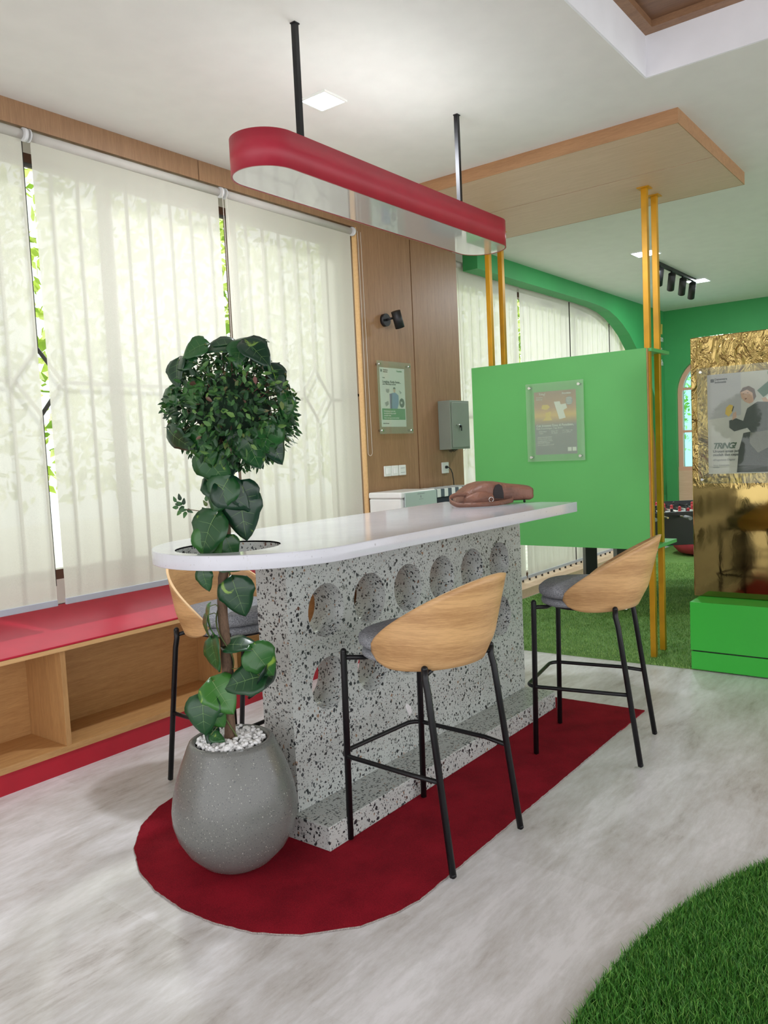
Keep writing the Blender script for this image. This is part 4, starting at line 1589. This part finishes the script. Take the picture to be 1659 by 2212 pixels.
# wall poster on the timber
pw = empty('poster', (3.28 * S, 2.43 * S, 1.27 * S))
tag(pw, 'small white and green poster behind clear acrylic on the wood wall', 'poster')
wy = 2.4495
MB().ubox(3.178, 3.388, wy - 0.0005, wy, 1.124, 1.421).build('printed_sheet', M['paper'], pw)
MB().ubox(3.138, 3.422, 2.430, 2.4328, 1.088, 1.450).build('acrylic_sheet', M['acrylic'], pw)
for x in (3.155, 3.405):
    for z in (1.105, 1.433):
        MB().tube([(x * S, 2.424 * S, z * S), (x * S, wy * S, z * S)], 0.008, 14).build('standoff', M['chrome'], pw)
wyy = wy - 0.0006
A = lambda u: 3.178 + u * 0.210
B = lambda v: 1.421 - v * 0.297


def pl(mb, u0, u1, v0, v1, dd=0.0):
    mb.ubox(A(u0), A(u1), wyy - 0.0003 - dd, wyy - dd, B(v1), B(v0))


def pp(mb, pts, dd=0.0):
    mb.prism([(A(u) * S, B(v) * S) for u, v in pts], (wyy - 0.0003 - dd) * S, (wyy - dd) * S, 'y')


b = MB(); pl(b, .04, .97, .69, .88); b.build('green_band', M['pgreen'], pw)
b = MB(); pp(b, [(.45, .43), (.58, .41), (.72, .46), (.72, .6), (.66, .69), (.42, .69), (.40, .6)]); b.build('figure_coat', M['pblue'], pw)
b = MB(); pp(b, [(.36, .44), (.46, .43), (.43, .69), (.36, .69)]); b.build('figure_suit', M['ppurple'], pw)
b = MB(); b.prism([((A(.56) + .009 * math.cos(a)) * S, (B(.375) + .013 * math.sin(a)) * S) for a in [2 * math.pi * k / 20 for k in range(20)]], (wyy - .0006) * S, wyy * S, 'y'); b.build('figure_face', M['pskin'], pw)
b = MB(); b.prism([((A(.56) + .010 * math.cos(a)) * S, (B(.355) + .009 * math.sin(a)) * S) for a in [math.pi * k / 12 for k in range(13)]], (wyy - .0007) * S, wyy * S, 'y'); b.build('figure_cap', M['pdark'], pw)
b = MB(); b.prism([((A(.85) + .022 * math.cos(a)) * S, (B(.59) + .024 * math.sin(a)) * S) for a in [2 * math.pi * k / 24 for k in range(24)]], (wyy - .0004) * S, wyy * S, 'y'); b.build('round_badge', M['pdark'], pw)
for q_ in ([(.22, .36), (.36, .36), (.35, .41), (.29, .43), (.23, .41)], [(.16, .59), (.3, .56), (.32, .62), (.2, .66)], [(.74, .37), (.86, .41), (.8, .44)]):
    b = MB(); pp(b, q_); b.build('small_icon', M['pgrey'], pw)
tw_ = lambda s_, u, v, h, m_=M['ink'], **k: text(s_, 'lettering', (A(u) * S, wyy * S - 0.0008, B(v) * S), h, m_, pw, '-y', **k)
tw_('Lengkap, Kerja Aman...', .10, .255, 0.0235, bold=0.0004)
tw_('pasti dilindungi asuransi', .10, .29, 0.0165)
tw_('Usaha', .10, .18, 0.012)
tw_('Danantara\nIndonesia', .14, .05, 0.013, bold=0.0003)
tw_('Pegadaian', .68, .06, 0.016, M['inkgreen'], bold=0.0003)
tw_('50', .79, .605, 0.022, M['pwhite'], bold=0.0005)
tw_('Perlindungan jiwa dan\nkecelakaan kerja untuk\nnasabah setia', .10, .745, 0.0155, M['pwhite'])
tw_('Daftar sekarang di outlet terdekat', .10, .86, 0.013, M['pwhite'])
tw_('Info lebih lanjut', .06, .95, 0.011)
b = MB(); pl(b, .04, .10, .035, .075); b.build('logo_mark', M['ink'], pw)

# ================================================================== OTHER THINGS ON THE WOOD WALL
sw = empty('wall_spotlight', (3.235 * S, 2.45 * S, 1.655 * S))
tag(sw, 'small black cylinder spotlight on the wood wall', 'wall light')
MB().tube([(3.235 * S, 2.4495 * S, 1.655 * S), (3.235 * S, 2.43 * S, 1.655 * S)], 0.044, 28).build('base', M['blackp'], sw)
MB().tube([(3.235 * S, 2.43 * S, 1.655 * S), (3.236 * S, 2.415 * S, 1.658 * S), (3.245 * S, 2.40 * S, 1.66 * S)], 0.008, 10).build('arm', M['blackp'], sw)
MB().tube([(3.236 * S, 2.375 * S, 1.690 * S), (3.268 * S, 2.375 * S, 1.612 * S)], 0.033, 26).build('lamp_head', M['blackp'], sw)

kc = empty('key_cabinet', (3.78 * S, 2.41 * S, 0.995 * S))
tag(kc, 'small grey metal wall cabinet with a lock on the wood wall', 'cabinet')
MB().ubox(3.69, 3.887, 2.372, 2.4495, 0.995, 1.262).build('body', M['grey_box'], kc, bevel=0.002)
d = MB().ubox(3.703, 3.876, 2.3672, 2.3718, 1.005, 1.252).build('door', M['grey_box'], kc, bevel=0.002)
c = MB()
c.tube([(3.745 * S, 2.367 * S, 1.127 * S), (3.745 * S, 2.359 * S, 1.127 * S), (3.775 * S, 2.359 * S, 1.129 * S)], 0.005, 8)
c.build('handle', M['chrome'], d)
c = MB()
c.tube([(3.782 * S, 2.367 * S, 1.12 * S), (3.782 * S, 2.360 * S, 1.12 * S)], 0.009, 14)
c.ubox(3.778, 3.786, 2.3575, 2.360, 1.095, 1.124)
c.build('lock_key', M['blackp'], d)
c = MB()
for k in range(4):
    x = 3.74 + 0.014 * k
    c.tube([(x * S, 2.42 * S, 0.997 * S), ((x - 0.01) * S, 2.41 * S, (0.984 - .004 * (k % 2)) * S), ((x + 0.02) * S, 2.40 * S, 0.997 * S)], 0.003, 6)
c.build('loose_cables', M['blackp'], kc)

for k, (x, lb) in enumerate(((3.204, 'white light switch plate leftmost of the row of three on the wood wall'), (3.266, 'white light switch plate in the middle of the row of three'), (3.330, 'white socket plate rightmost of the row of three on the wood wall'))):
    r = empty('switch_plate', (x * S, 2.445 * S, 0.90 * S))
    tag(r, lb, 'switch', 'switch plates in a row on the wood wall')
    MB().ubox(x - 0.0295, x + 0.0295, 2.4425, 2.4495, 0.874, 0.927).build('plate', M['switch'], r, bevel=0.006, seg=3)
    if k < 2:
        MB().ubox(x - 0.015, x + 0.015, 2.4395, 2.4424, 0.886, 0.914).build('rocker', M['white_gloss'], r, bevel=0.002)
    else:
        for zz in (0.888, 0.911):
            MB().ubox(x - 0.017, x + 0.017, 2.4415, 2.4424, zz, zz + 0.002).build('slot', M['pgrey'], r)

r = empty('power_outlet', (3.733 * S, 2.445 * S, 0.89 * S))
tag(r, 'white wall outlet with a black plug, below the grey cabinet', 'outlet')
MB().ubox(3.70, 3.767, 2.4425, 2.4495, 0.864, 0.925).build('plate', M['switch'], r, bevel=0.003)
MB().tube([(3.735 * S, 2.4424 * S, 0.898 * S), (3.735 * S, 2.432 * S, 0.898 * S)], 0.011, 14).build('socket', M['blackp'], r)
cd = MB()
cp = [(3.735, 2.431, 0.898), (3.737, 2.425, 0.897), (3.748, 2.418, 0.885), (3.757, 2.414, 0.86), (3.762, 2.412, 0.82), (3.764, 2.412, 0.79), (3.765, 2.42, 0.62), (3.766, 2.43, 0.4), (3.76, 2.43, 0.05)]
cd.tube([tuple(q * S for q in p) for p in cp], 0.004, 8)
cd.build('power_cord', M['blackp'], r)

# ------------------------------------------------------------------ appliances behind the counter
r = empty('chest_appliance', (3.17 * S, 2.34 * S, 0))
tag(r, 'white boxy appliance with pale grey front against the wood wall', 'appliance')
MB().ubox(3.04, 3.33, 2.252, 2.442, 0.012, 0.772).build('body', M['white_gloss'], r, bevel=0.01, seg=3)
MB().ubox(3.036, 3.334, 2.246, 2.444, 0.7725, 0.803).build('lid', M['white_gloss'], r, bevel=0.012, seg=4)
MB().ubox(3.062, 3.333, 2.240, 2.2455, 0.55, 0.798).build('front_panel', M['pale_blue'], r, bevel=0.004)
MB().ubox(3.165, 3.225, 2.2392, 2.2399, 0.786, 0.789).build('printed_mark', M['pgrey'], r)
MB().ubox(3.190, 3.196, 2.2392, 2.2399, 0.768, 0.779).build('printed_mark', M['pgrey'], r)
MB().ubox(3.180, 3.212, 2.2392, 2.2399, 0.760, 0.762).build('printed_mark', M['pgrey'], r)
for x in (3.06, 3.31):
    for y in (2.27, 2.42):
        MB().ubox(x - 0.012, x + 0.012, y - 0.012, y + 0.012, 0, 0.0125).build('foot', M['blackp'], r)
r = empty('striped_hamper', (3.5 * S, 2.35 * S, 0))
tag(r, 'box with black and white striped fabric cover beside the white appliance', 'box')
MB().ubox(3.345, 3.74, 2.262, 2.405, 0.002, 0.755).build('dark_body', mat('dark_blue_fabric', (40, 46, 58), 0.8, var=0.05), r, bevel=0.006)
MB().ubox(3.342, 3.743, 2.258, 2.408, 0.755, 0.797).build('striped_cover', M['stripes'], r, bevel=0.004)

# ================================================================== HANDBAG
bag = empty('handbag', (2.63 * S, 1.52 * S, zt * S))
tag(bag, 'brown leather handbag lying on its side on the white counter top', 'bag')
du = Vector((0.77, -0.64, 0)).normalized(); dv_ = Vector((0.64, 0.77, 0)).normalized()
BO = Vector((2.612 * S, 1.545 * S, zt * S + 0.002))


def bp(u, v, z):
    return BO + du * u + dv_ * v + Vector((0, 0, z))


b = MB()
# sections along u: (u, half depth, height, z lift)
secs = [(-0.158, 0.03, 0.030, 0.010), (-0.148, 0.065, 0.050, 0.006), (-0.12, 0.09, 0.072, 0.004), (-0.06, 0.12, 0.104, 0.004), (-0.01, 0.13, 0.120, 0.003), (0.06, 0.13, 0.112, 0.004), (0.12, 0.13, 0.098, 0.008), (0.18, 0.128, 0.086, 0.010),
        (0.222, 0.125, 0.078, 0.010), (0.234, 0.12, 0.068, 0.014)]
NS = 28
vs = []
for k_, (u, hd, hh, lz) in enumerate(secs):
    for k in range(NS):
        a_ = 2 * math.pi * k / NS
        ca, sa = math.cos(a_), math.sin(a_)
        pw_ = 4.6
        rr = 1 / ((abs(ca) ** pw_ + abs(sa) ** pw_) ** (1 / pw_))
        wr = 1 + 0.02 * math.sin(5 * a_ + u * 60)
        vs.append(bp(u, hd * ca * rr * wr, lz + hh / 2 + hh / 2 * sa * rr * (0.96 + 0.04 * math.cos(a_ * 3 + u * 30))))
fs = []
for i in range(len(secs) - 1):
    for k in range(NS):
        k2 = (k + 1) % NS
        fs.append((i * NS + k, i * NS + k2, (i + 1) * NS + k2, (i + 1) * NS + k))
fs += [tuple(range(NS)), tuple(range((len(secs) - 1) * NS, len(secs) * NS))]
b.add(vs, fs, 0, True)
b.build('body', M['bag'], bag)
# front pocket with folds
b = MB()
vs = []
sec2 = [(-0.15, .0, .030), (-0.13, .012, .05), (-0.08, .022, .062), (-0.03, .026, .064), (0.0, .02, .052), (0.015, .008, .04)]
for u, out, hh in sec2:
    for k in range(12):
        t = k / 11
        vs.append(bp(u, -0.115 - out * math.sin(math.pi * t) - 0.012, 0.008 + hh * t + 0.004 * math.sin(t * 9 + u * 80)))
b.add(vs, [(i * 12 + k, i * 12 + k + 1, (i + 1) * 12 + k + 1, (i + 1) * 12 + k) for i in range(5) for k in range(11)], 0, True)
po = b.build('front_pocket', M['bag'], bag)
md = po.modifiers.new('s', 'SOLIDIFY'); md.thickness = 0.004
# dark opening flap
b = MB()
pts = [(0.005, 0.035), (0.008, 0.075), (0.022, 0.10), (0.038, 0.106), (0.052, 0.095), (0.058, 0.06), (0.058, 0.03)]
vs = [bp(u, -0.137 - 0.002 * k, z) for k, (u, z) in enumerate(pts)] + [bp(u, -0.128, z) for k, (u, z) in enumerate(pts)]
nn = len(pts)
b.add(vs, [tuple(range(nn)), tuple(range(nn, 2 * nn))[::-1]] + [(k, (k + 1) % nn, nn + (k + 1) % nn, nn + k) for k in range(nn)], 0)
b.build('dark_opening', M['bagdark'], bag)
b = MB()
for (u, z) in ((-0.02, 0.035), (-0.008, 0.04)):
    pass
ring = [bp(-0.012 + 0.012 * math.cos(t), -0.152, 0.030 + 0.012 * math.sin(t)) for t in [2 * math.pi * k / 16 for k in range(17)]]
b.tube(ring, 0.002, 6)
b.build('buckle_ring', M['chrome'], bag)
# strap: flat ribbon looping off the left end and along the front
sp_ = [(-0.09, -0.09, 0.050), (-0.15, -0.08, 0.060), (-0.20, -0.09, 0.054), (-0.226, -0.125, 0.036), (-0.205, -0.18, 0.014), (-0.15, -0.215, 0.012), (-0.09, -0.228, 0.012), (-0.02, -0.225, 0.013), (0.05, -0.20, 0.016), (0.10, -0.17, 0.022), (0.105, -0.14, 0.032)]
fine = []
for i in range(len(sp_) - 1):
    p0 = Vector(sp_[max(0, i - 1)]); p1 = Vector(sp_[i]); p2 = Vector(sp_[i + 1]); p3 = Vector(sp_[min(len(sp_) - 1, i + 2)])
    for j in range(5):
        t = j / 5
        fine.append(0.5 * ((2 * p1) + (-p0 + p2) * t + (2 * p0 - 5 * p1 + 4 * p2 - p3) * t * t + (-p0 + 3 * p1 - 3 * p2 + p3) * t ** 3))
vs = []
for p in fine:
    vs += [bp(p.x, p.y, max(0.002, p.z - 0.011)), bp(p.x, p.y, p.z + 0.012)]
b = MB()
b.add(vs, [(2 * i, 2 * i + 2, 2 * i + 3, 2 * i + 1) for i in range(len(fine) - 1)], 0, True)
so = b.build('strap', M['bag'], bag)
md = so.modifiers.new('s', 'SOLIDIFY'); md.thickness = 0.003
for u in (0.10, 0.19):
    MB().sphere(bp(u, -0.10, 0.007), 0.007, 10).build('metal_foot', M['blackp'], bag)

# ================================================================== GOLD PARTITION ON GREEN PLINTH
gp = empty('green_plinth', (3.7 * S, 0.4 * S, 0))
tag(gp, 'bright green box plinth with a dark groove under the gold partition', 'plinth')
MB().ubox(3.462, 4.05, -0.6, 1.044, 0.006, 0.083).build('base', M['box_green'], gp, bevel=0.002)
MB().ubox(3.468, 4.045, -0.595, 1.038, 0.083, 0.089).build('groove', M['blackp'], gp)
MB().ubox(3.460, 4.052, -0.602, 1.046, 0.089, 0.298).build('upper_box', M['box_green'], gp, bevel=0.002)
gw = empty('gold_partition', (3.66 * S, 0.5 * S, 0.298 * S))
tag(gw, 'tall partition wrapped in mirror-like gold foil standing on the green plinth', 'partition')
MB().ubox(3.60, 3.70, -0.35, 1.068, 0.2985, 1.428).build('foil_panel', M['gold_foil'], gw, bevel=0.006, seg=3)

pt_ = empty('poster', (3.58 * S, 0.85 * S, 1.04 * S))
tag(pt_, 'large poster of a woman in dark clothes holding a phone, on the gold partition', 'poster')
gx = 3.5995
py0, py1, pz0, pz1 = 0.998, 0.60, 0.838, 1.262
GY = lambda u: py0 - u * (py0 - py1)
GZ = lambda v: pz1 - v * (pz1 - pz0)
MB().ubox(gx - 0.0012, gx - 0.0004, py1, py0, pz0, pz1).build('printed_sheet', M['pbackdrop'], pt_)
MB().ubox(3.575, 3.5785, 0.56, 1.035, 0.797, 1.292).build('acrylic_sheet', clear('clear_acrylic', (246, 248, 244), 0.03, 0.02, 0.03), pt_)
for y in (0.58, 1.018):
    for z in (0.815, 1.275):
        MB().tube([(3.567 * S, y * S, z * S), (3.5995 * S, y * S, z * S)], 0.008, 14).build('standoff', M['chrome'], pt_)


def gpoly(name, pts, m_, lay=0, uv=True):
    b = MB()
    x = gx - 0.0013 - 0.0003 * lay
    b.prism([(GY(u) * S, GZ(v) * S) for u, v in pts], (x - 0.0003) * S, x * S, 'x')
    return b.build(name, m_, pt_)


# px coordinates of the poster read off the picture as u (0..1 over 0.40 wide), v (0..1)
gpoly('window_picture', [(.0, .0), (.34, .0), (.34, .42), (.0, .45)], mat('grey_window_print', (186, 184, 190), 0.5), 0)
gpoly('skirt', [(.36, .60), (.62, .56), (.74, .74), (.80, .99), (.29, .99), (.31, .78)], M['pdark2'], 1)
gpoly('trousers', [(.43, .58), (.62, .55), (.70, .70), (.50, .80), (.42, .70)], mat('olive_print', (108, 108, 98), 0.5), 2)
gpoly('jacket', [(.40, .36), (.50, .30), (.62, .31), (.70, .42), (.62, .58), (.44, .60), (.40, .55), (.27, .58), (.22, .54), (.22, .47), (.29, .45), (.36, .48)], M['pdark'], 3)
gpoly('head', [(.335, .20), (.36, .16), (.42, .15), (.465, .18), (.48, .24), (.46, .30), (.42, .315), (.375, .29), (.345, .25)], M['pskin'], 4)
gpoly('hair', [(.33, .20), (.36, .155), (.42, .14), (.475, .175), (.49, .25), (.465, .29), (.455, .21), (.40, .175)], M['phair'], 5)
gpoly('lips', [(.375, .265), (.39, .258), (.40, .262), (.388, .272)], mat('lip_print', (120, 50, 50), 0.5), 5)
gpoly('eye', [(.36, .213), (.372, .210), (.372, .214), (.36, .217)], M['ink'], 5)
gpoly('eye', [(.40, .205), (.415, .203), (.415, .208), (.40, .210)], M['ink'], 5)
gpoly('hand', [(.26, .40), (.29, .38), (.295, .44), (.25, .47)], M['pskin'], 4)
gpoly('raised_arm', [(.54, .27), (.58, .26), (.70, .42), (.64, .44)], M['pskin'], 2)
gpoly('yellow_card', [(.19, .34), (.225, .31), (.26, .32), (.25, .39), (.215, .43), (.18, .40)], M['pyellow'], 3)
gpoly('black_phone', [(.262, .33), (.272, .33), (.255, .38), (.245, .38)], M['ink'], 4)
gpoly('phone_picture', [(.50, .19), (.62, .10), (.70, .17), (.56, .26)], mat('teal_phone_print', (52, 104, 84), 0.5), 4)
gpoly('shirt_print', [(.57, .27), (.80, .14), (.92, .45), (.72, .46)], M['pwhite'], 1)
gpoly('white_square', [(.665, .87), (.76, .87), (.76, .94), (.665, .94)], M['pwhite'], 6)
gpoly('logo_mark', [(.035, .045), (.07, .045), (.07, .078), (.035, .078)], M['ink'], 2)
tg = lambda s_, u, v, h, m_=M['ink'], **k: text(s_, 'lettering', (gx * S - 0.004, GY(u) * S, GZ(v) * S), h, m_, pt_, '-x', **k)
tg('TRiNG!', .045, .745, 0.048, mat('dark_green_print', (60, 92, 70), 0.5), italic=0.35, bold=0.0015, spacing=0.80)
tg('Urusan emas jadi', .05, .785, 0.022, M['pdark'], bold=0.0003, spacing=1.0)
tg('mudah dan cepat', .05, .820, 0.022, M['pdark'], bold=0.0003, spacing=1.0)
tg('#Pegadaian Digital', .05, .868, 0.017, M['pgrey'])
tg('Syarat & ketentuan\nberlaku', .05, .92, 0.012, M['pgrey'])
tg('Danantara\nIndonesia', .078, .06, 0.017, bold=0.0004)
tg('Pegadaian', .60, .04, 0.022, M['inkgreen'], bold=0.0004)

# letters on the green wall beyond
wl = [('daian', 1.875, 0.09), ('hadir', 1.765, 0.09), ('lebih', 1.66, 0.09)]
wt = empty('wall_lettering', (7.3 * S, 2.42 * S, 1.8 * S))
tag(wt, 'white painted words and yellow mark on the green wall behind the posts', 'lettering')
for s_, z, h in wl:
    text(s_, 'lettering', (7.235 * S, 2.429 * S - 0.002, z * S), 0.078 * S, M['pwhite'], wt, '-y', bold=0.001, spacing=0.95)
b = MB(); b.prism([(7.335 * S, 1.94 * S), (7.37 * S, 1.94 * S), (7.38 * S, 2.03 * S), (7.345 * S, 2.03 * S)], 2.428 * S, 2.4295 * S, 'y'); b.build('yellow_mark', M['pyellow'], wt)
b = MB(); b.ubox(7.46, 7.475, 2.428, 2.4295, 1.96, 2.02); b.ubox(7.50, 7.515, 2.428, 2.4295, 1.96, 2.02); b.ubox(7.46, 7.515, 2.428, 2.4295, 2.005, 2.02); b.build('white_mark', M['pwhite'], wt)

# ================================================================== FAR TURF
tf = MB()
poly = [(3.76, 2.45), (3.76, 2.22), (3.437, 2.22), (3.437, 1.816), (3.455, 1.3), (3.485, 0.851), (3.50, -2.4), (7.4, -2.4), (7.4, 2.40), (4.0, 2.45)]
tf.prism([(a_ * S, b_ * S) for a_, b_ in poly], 0.0005, 0.008, 'z')
tfo = tf.build('artificial_turf', M['turf'])
tag(tfo, 'artificial grass carpet filling the play area behind the green panel', 'artificial turf')


def blades(name, cx, cy, keep, n, hmin, hmax, wd, m_, z0, parent, lean=0.5):
    x = rng.uniform(cx[0], cx[1], n); y = rng.uniform(cy[0], cy[1], n)
    k = keep(x, y)
    x, y = x[k], y[k]
    n = len(x)
    a_ = rng.uniform(0, 2 * math.pi, n)
    h = rng.uniform(hmin, hmax, n)
    ld = rng.uniform(0, lean, n) * h
    la = rng.uniform(0, 2 * math.pi, n)
    wx, wy_ = np.cos(a_) * wd, np.sin(a_) * wd
    p = np.zeros((n, 5, 3))
    mx, my = x + np.cos(la) * ld * 0.35, y + np.sin(la) * ld * 0.35
    p[:, 0] = np.c_[x - wx, y - wy_, np.full(n, z0)]
    p[:, 1] = np.c_[x + wx, y + wy_, np.full(n, z0)]
    p[:, 2] = np.c_[mx + wx * .8, my + wy_ * .8, z0 + h * .6]
    p[:, 3] = np.c_[mx - wx * .8, my - wy_ * .8, z0 + h * .6]
    p[:, 4] = np.c_[x + np.cos(la) * ld, y + np.sin(la) * ld, z0 + h]
    V = p.reshape(-1, 3)
    b0 = np.arange(n) * 5
    F4 = np.c_[b0, b0 + 1, b0 + 2, b0 + 3].tolist()
    F3 = np.c_[b0 + 3, b0 + 2, b0 + 4].tolist()
    return raw(name, V.tolist(), F4 + F3, m_, parent)


def in_far(x, y):
    return (x > 3.45 * S) & (y < 2.42 * S) & ~((x < 3.78 * S) & (y > 2.2 * S)) & ~((x > 3.45 * S) & (x < 4.06 * S) & (y < 1.05 * S)) & (y > 0.9 * S)


o = blades('grass_blades', (3.44 * S, 6.4 * S), (0.9 * S, 2.44 * S), in_far, 85000, 0.010, 0.020, 0.0016, M['blade_far'], 0.006, tfo, 0.9)
o['kind'] = 'stuff'

# ================================================================== NEAR TURF (round rug)
cxr, cyr, rr = 1.285 * S, -0.863 * S, 1.4374 * S
b = MB()
b.prism([(cxr + rr * math.cos(t), cyr + rr * math.sin(t)) for t in [2 * math.pi * k / 160 for k in range(160)]], 0.0005, 0.008, 'z')
nt = b.build('grass_rug', M['turf_dark'])
tag(nt, 'round artificial grass rug with a curved edge in the near corner', 'grass rug')


def in_near(x, y):
    d = np.hypot(x - cxr, y - cyr)
    px = x * 0.79 + y * 0.61
    return (d < rr - 0.001) & (px > 0.8)


o = blades('grass_blades', (0.75 * S, 2.4 * S), (-0.1 * S, 0.6 * S), in_near, 150000, 0.018, 0.034, 0.0011, M['blade'], 0.006, nt, 0.9)
o['kind'] = 'stuff'

# ================================================================== FOOSBALL TABLE
ang = math.radians(127.7)
ft = empty('football_table', (5.03 * S, 1.67 * S, 0))
tag(ft, 'black table football game with tiny players on the far grass carpet', 'games table')
uL = Vector((math.cos(ang), math.sin(ang), 0)); wL = Vector((-uL.y, uL.x, 0)) * -1     # wL points away from camera
FC = Vector((5.03 * S, 1.67 * S, 0))


def fp(u, w_, z):
    return FC + uL * u + wL * w_ + Vector((0, 0, z))


def fbox(mb, u0, u1, w0, w1, z0, z1):
    v = [fp(u, w_, z) for u in (u0, u1) for w_ in (w0, w1) for z in (z0, z1)]
    mb.add(v, [(0, 1, 3, 2), (4, 6, 7, 5), (0, 4, 5, 1), (2, 3, 7, 6), (0, 2, 6, 4), (1, 5, 7, 3)])


HU, HW = 0.60, 0.58
zb_, zt_ = 0.53, 0.80
c = MB()
fbox(c, -HU, HU, -HW, -HW + 0.03, zb_, zt_); fbox(c, -HU, HU, HW - 0.03, HW, zb_, zt_)
fbox(c, -HU, -HU + 0.03, -HW + 0.03, HW - 0.03, zb_, zt_); fbox(c, HU - 0.03, HU, -HW + 0.03, HW - 0.03, zb_, zt_)
fbox(c, -HU + 0.03, HU - 0.03, -HW + 0.03, HW - 0.03, zb_, zb_ + 0.02)
c.build('cabinet', M['soccer_black'], ft, bevel=0.003)
c = MB(); fbox(c, -HU + 0.03, HU - 0.03, -HW + 0.03, HW - 0.03, 0.70, 0.712); c.build('playfield', mat('white_playfield', (220, 226, 222), 0.3), ft)
redp = mat('red_player', (196, 50, 60), 0.4); blkp = mat('black_player', (30, 30, 34), 0.4)
for k in range(8):
    u = -HU + 0.12 + k * (2 * HU - 0.24) / 7
    c = MB().tube([fp(u, -HW - 0.10, 0.765), fp(u, HW + 0.10, 0.765)], 0.007, 10)
    rod = c.build('rod', M['chrome'], ft)
    s_ = -1 if k % 2 == 0 else 1
    MB().tube([fp(u, s_ * (HW + 0.10), 0.765), fp(u, s_ * (HW + 0.21), 0.765)], 0.016, 12).build('handle', M['pgrey'] if k % 2 == 0 else M['blackp'], rod)
    pc = MB()
    npl = [1, 2, 3, 5, 5, 3, 2, 1][k]
    for j in range(npl):
        w_ = -HW + 0.1 + (j + 0.5) * (2 * HW - 0.2) / npl
        pc.sphere(fp(u, w_, 0.800), 0.014, 8)
        pc.tube([fp(u, w_, 0.79), fp(u, w_, 0.72)], 0.013, 6)
    pc.build('players', redp if k % 2 else blkp, rod)
for su in (-1, 1):
    for sw_ in (-1, 1):
        c = MB()
        u0, w0 = su * (HU - 0.07), sw_ * (HW - 0.07)
        vs = [fp(u0 + a_ * 0.055, w0 + b_ * 0.055, z) for z in (0.05, zb_) for a_, b_ in ((-1, -1), (1, -1), (1, 1), (-1, 1))]
        c.add(vs, [(0, 1, 2, 3), (4, 5, 6, 7), (0, 1, 5, 4), (1, 2, 6, 5), (2, 3, 7, 6), (3, 0, 4, 7)])
        lg = c.build('leg', M['soccer_black'], ft, bevel=0.004)
        q = fp(u0, w0, 0)
        MB().lathe([(0.045, 0.010), (0.040, 0.020), (0.018, 0.028), (0.016, 0.052)], (q.x, q.y, 0), 16).build('levelling_foot', M['chrome'], lg)

ft.location.z += 0.004
# bean bag
bb = MB()
bb.lathe([(0.18, 0.0), (0.30, 0.03), (0.36, 0.10), (0.34, 0.19), (0.26, 0.29), (0.14, 0.37), (0.03, 0.40)], (7.0 * S, 1.98 * S, 0.008), 32)
bbo = bb.build('bean_bag', mat('red_fabric', (160, 48, 60), 0.8, var=0.08))
tag(bbo, 'red bean bag on the grass behind the football table', 'bean bag')
